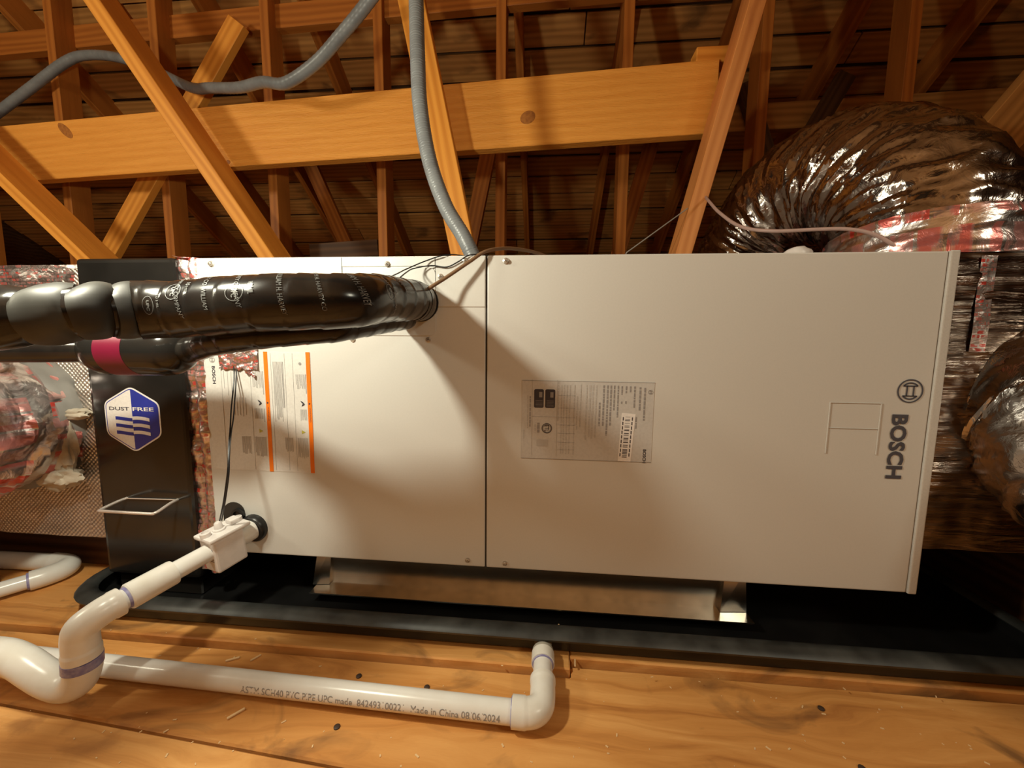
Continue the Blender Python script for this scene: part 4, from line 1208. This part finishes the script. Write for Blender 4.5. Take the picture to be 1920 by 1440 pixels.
BC = tag(tube_obj('control_cable', [(0.470, -0.048, 0.666), (0.495, -0.044, 0.685), (0.520, -0.032, 0.704), (0.562, -0.020, 0.735), (0.587, -0.010, 0.754), (0.611, 0.015, 0.766), (0.644, 0.055, 0.775), (0.69, 0.10, 0.775), (0.75, 0.16, 0.763), (0.85, 0.22, 0.756)], 0.0034, 'wirebrown', None, 10, 0.004), 'brown control cable looping from the insulated line over the unit top', 'cable')
tag(tube_obj('thin_wire', [(0.449, -0.120, 0.690), (0.446, -0.07, 0.706), (0.447, -0.03, 0.721), (0.477, -0.008, 0.740), (0.512, -0.004, 0.751), (0.54, 0.03, 0.757), (0.6, 0.1, 0.755)], 0.0012, 'wireblack', None, 8, 0.004), 'upper thin black wire running from the insulated line over the unit edge', 'wire')
tag(tube_obj('thin_wire', [(0.459, -0.100, 0.692), (0.455, -0.05, 0.712), (0.458, -0.02, 0.724), (0.487, -0.006, 0.7315), (0.516, -0.005, 0.729), (0.539, -0.005, 0.739), (0.560, -0.003, 0.751), (0.59, 0.03, 0.757), (0.64, 0.10, 0.755)], 0.0012, 'wireblack', None, 8, 0.004), 'lower thin black wire bending past a screw to the unit edge', 'wire')
tag(tube_obj('loose_cable', [(1.214, 0.62, 1.071), (1.19, 0.52, 1.019), (1.182, 0.42, 0.953), (1.199, 0.33, 0.89), (1.245, 0.27, 0.862), (1.322, 0.24, 0.856), (1.377, 0.22, 0.850), (1.419, 0.20, 0.832), (1.46, 0.18, 0.795), (1.49, 0.165, 0.768)], 0.0042, 'wirepink', None, 10, 0.006), 'pale pink cable sagging in front of the arched duct', 'cable')
tag(tube_obj('thin_wire', [(0.915, 0.49, 0.752), (0.945, 0.5, 0.866), (1.155, 0.602, 1.028)], 0.0018, 'wiregrey', None, 8, 0.02, smooth=False), 'thin grey wire rising from the unit top to the reddish post', 'wire')
WC = thing('white_clip', 'small white plastic cap on the unit top near the arched duct', 'cap', (1.205, 0.1, 0.751))
blob('cap', (1.203, 0.10, 0.768), 0.026, 0.02, 0.017, 'switch', WC, 3, 0.15, 3)

# ------------------------------------------------------------------ debris on the floor
for x, y, lab in ((0.385, -0.136, 'dark nail head behind the floor pipe near its middle'), (0.395, -0.226, 'dark nail head in front of the floor pipe near its middle'), (1.168, -0.121, 'dark nail head on the right floor sheet near the pan'), (0.512, -0.146, 'small dark nail head behind the floor pipe left of its elbow'), (1.162, -0.211, 'dark nail head near the bottom right corner')):
    o = MB().lathe((x, y, -0.0065), (0, 0, 1), [(0, 0.0048), (0.0022, 0.0048), (0.003, 0.003)], 12).build('nail_head', 'nail', None, True)
    tag(o, lab, 'nail', 'nail heads in the floor')
ch = random.Random(11)
sd = MB()
for i in range(170):
    x = ch.uniform(-0.2, 1.4); y = ch.uniform(-0.32, -0.085)
    top = -0.0058 if (x > 0.752 or y > -0.262) and y < -0.1 else (0.0012 if y < -0.265 else 0.0045)
    if -0.225 < y < -0.17 and x < 0.74:
        continue
    s = ch.uniform(0.0004, 0.0012); l = s * ch.uniform(1, 3); a = ch.uniform(0, 3.14)
    c, sn = math.cos(a), math.sin(a)
    P = [(x + c * l - sn * s, y + sn * l + c * s), (x - c * l - sn * s, y - sn * l + c * s), (x - c * l + sn * s, y - sn * l - c * s), (x + c * l + sn * s, y + sn * l - c * s)]
    b = len(sd.v)
    sd.v += [(p[0], p[1], top) for p in P] + [(p[0], p[1], top + s * 0.7) for p in P]
    sd.f += [tuple(b + q for q in f) for f in ((0, 3, 2, 1), (4, 5, 6, 7), (0, 1, 5, 4), (1, 2, 6, 5), (2, 3, 7, 6), (3, 0, 4, 7))]
o = sd.build('sawdust', 'chip'); o['kind'] = 'stuff'; tag(o, 'pale sawdust specks scattered over the plywood floor', 'sawdust')
for i, (x, y, z, l, a, lab) in enumerate(((0.135, -0.125, -0.004, 0.011, 0.5, 'pale wood sliver on the floor left, behind the pipe'), (0.175, -0.118, -0.004, 0.009, 1.0, 'short pale wood sliver beside another sliver behind the pipe'), (0.225, -0.222, -0.004, 0.012, 0.9, 'reddish wood sliver in front of the floor pipe'),
                                   (0.770, -0.080, 0.004, 0.008, 1.5, 'crumbly pale lump at the floor sheet corner near the elbow'), (0.745, -0.012, 0.018, 0.009, 1.9, 'small wood splinter fallen in the drain pan'))):
    o = MB().box(-l, l, -l * 0.16, l * 0.16, -0.0015, 0.0015).build('wood_sliver', 'chip', None, bevel=0.0006, seg=1)
    o.location = (x, y, z); o.rotation_euler = (0.1, 0.0, a)
    tag(o, lab, 'wood chip', 'wood slivers')
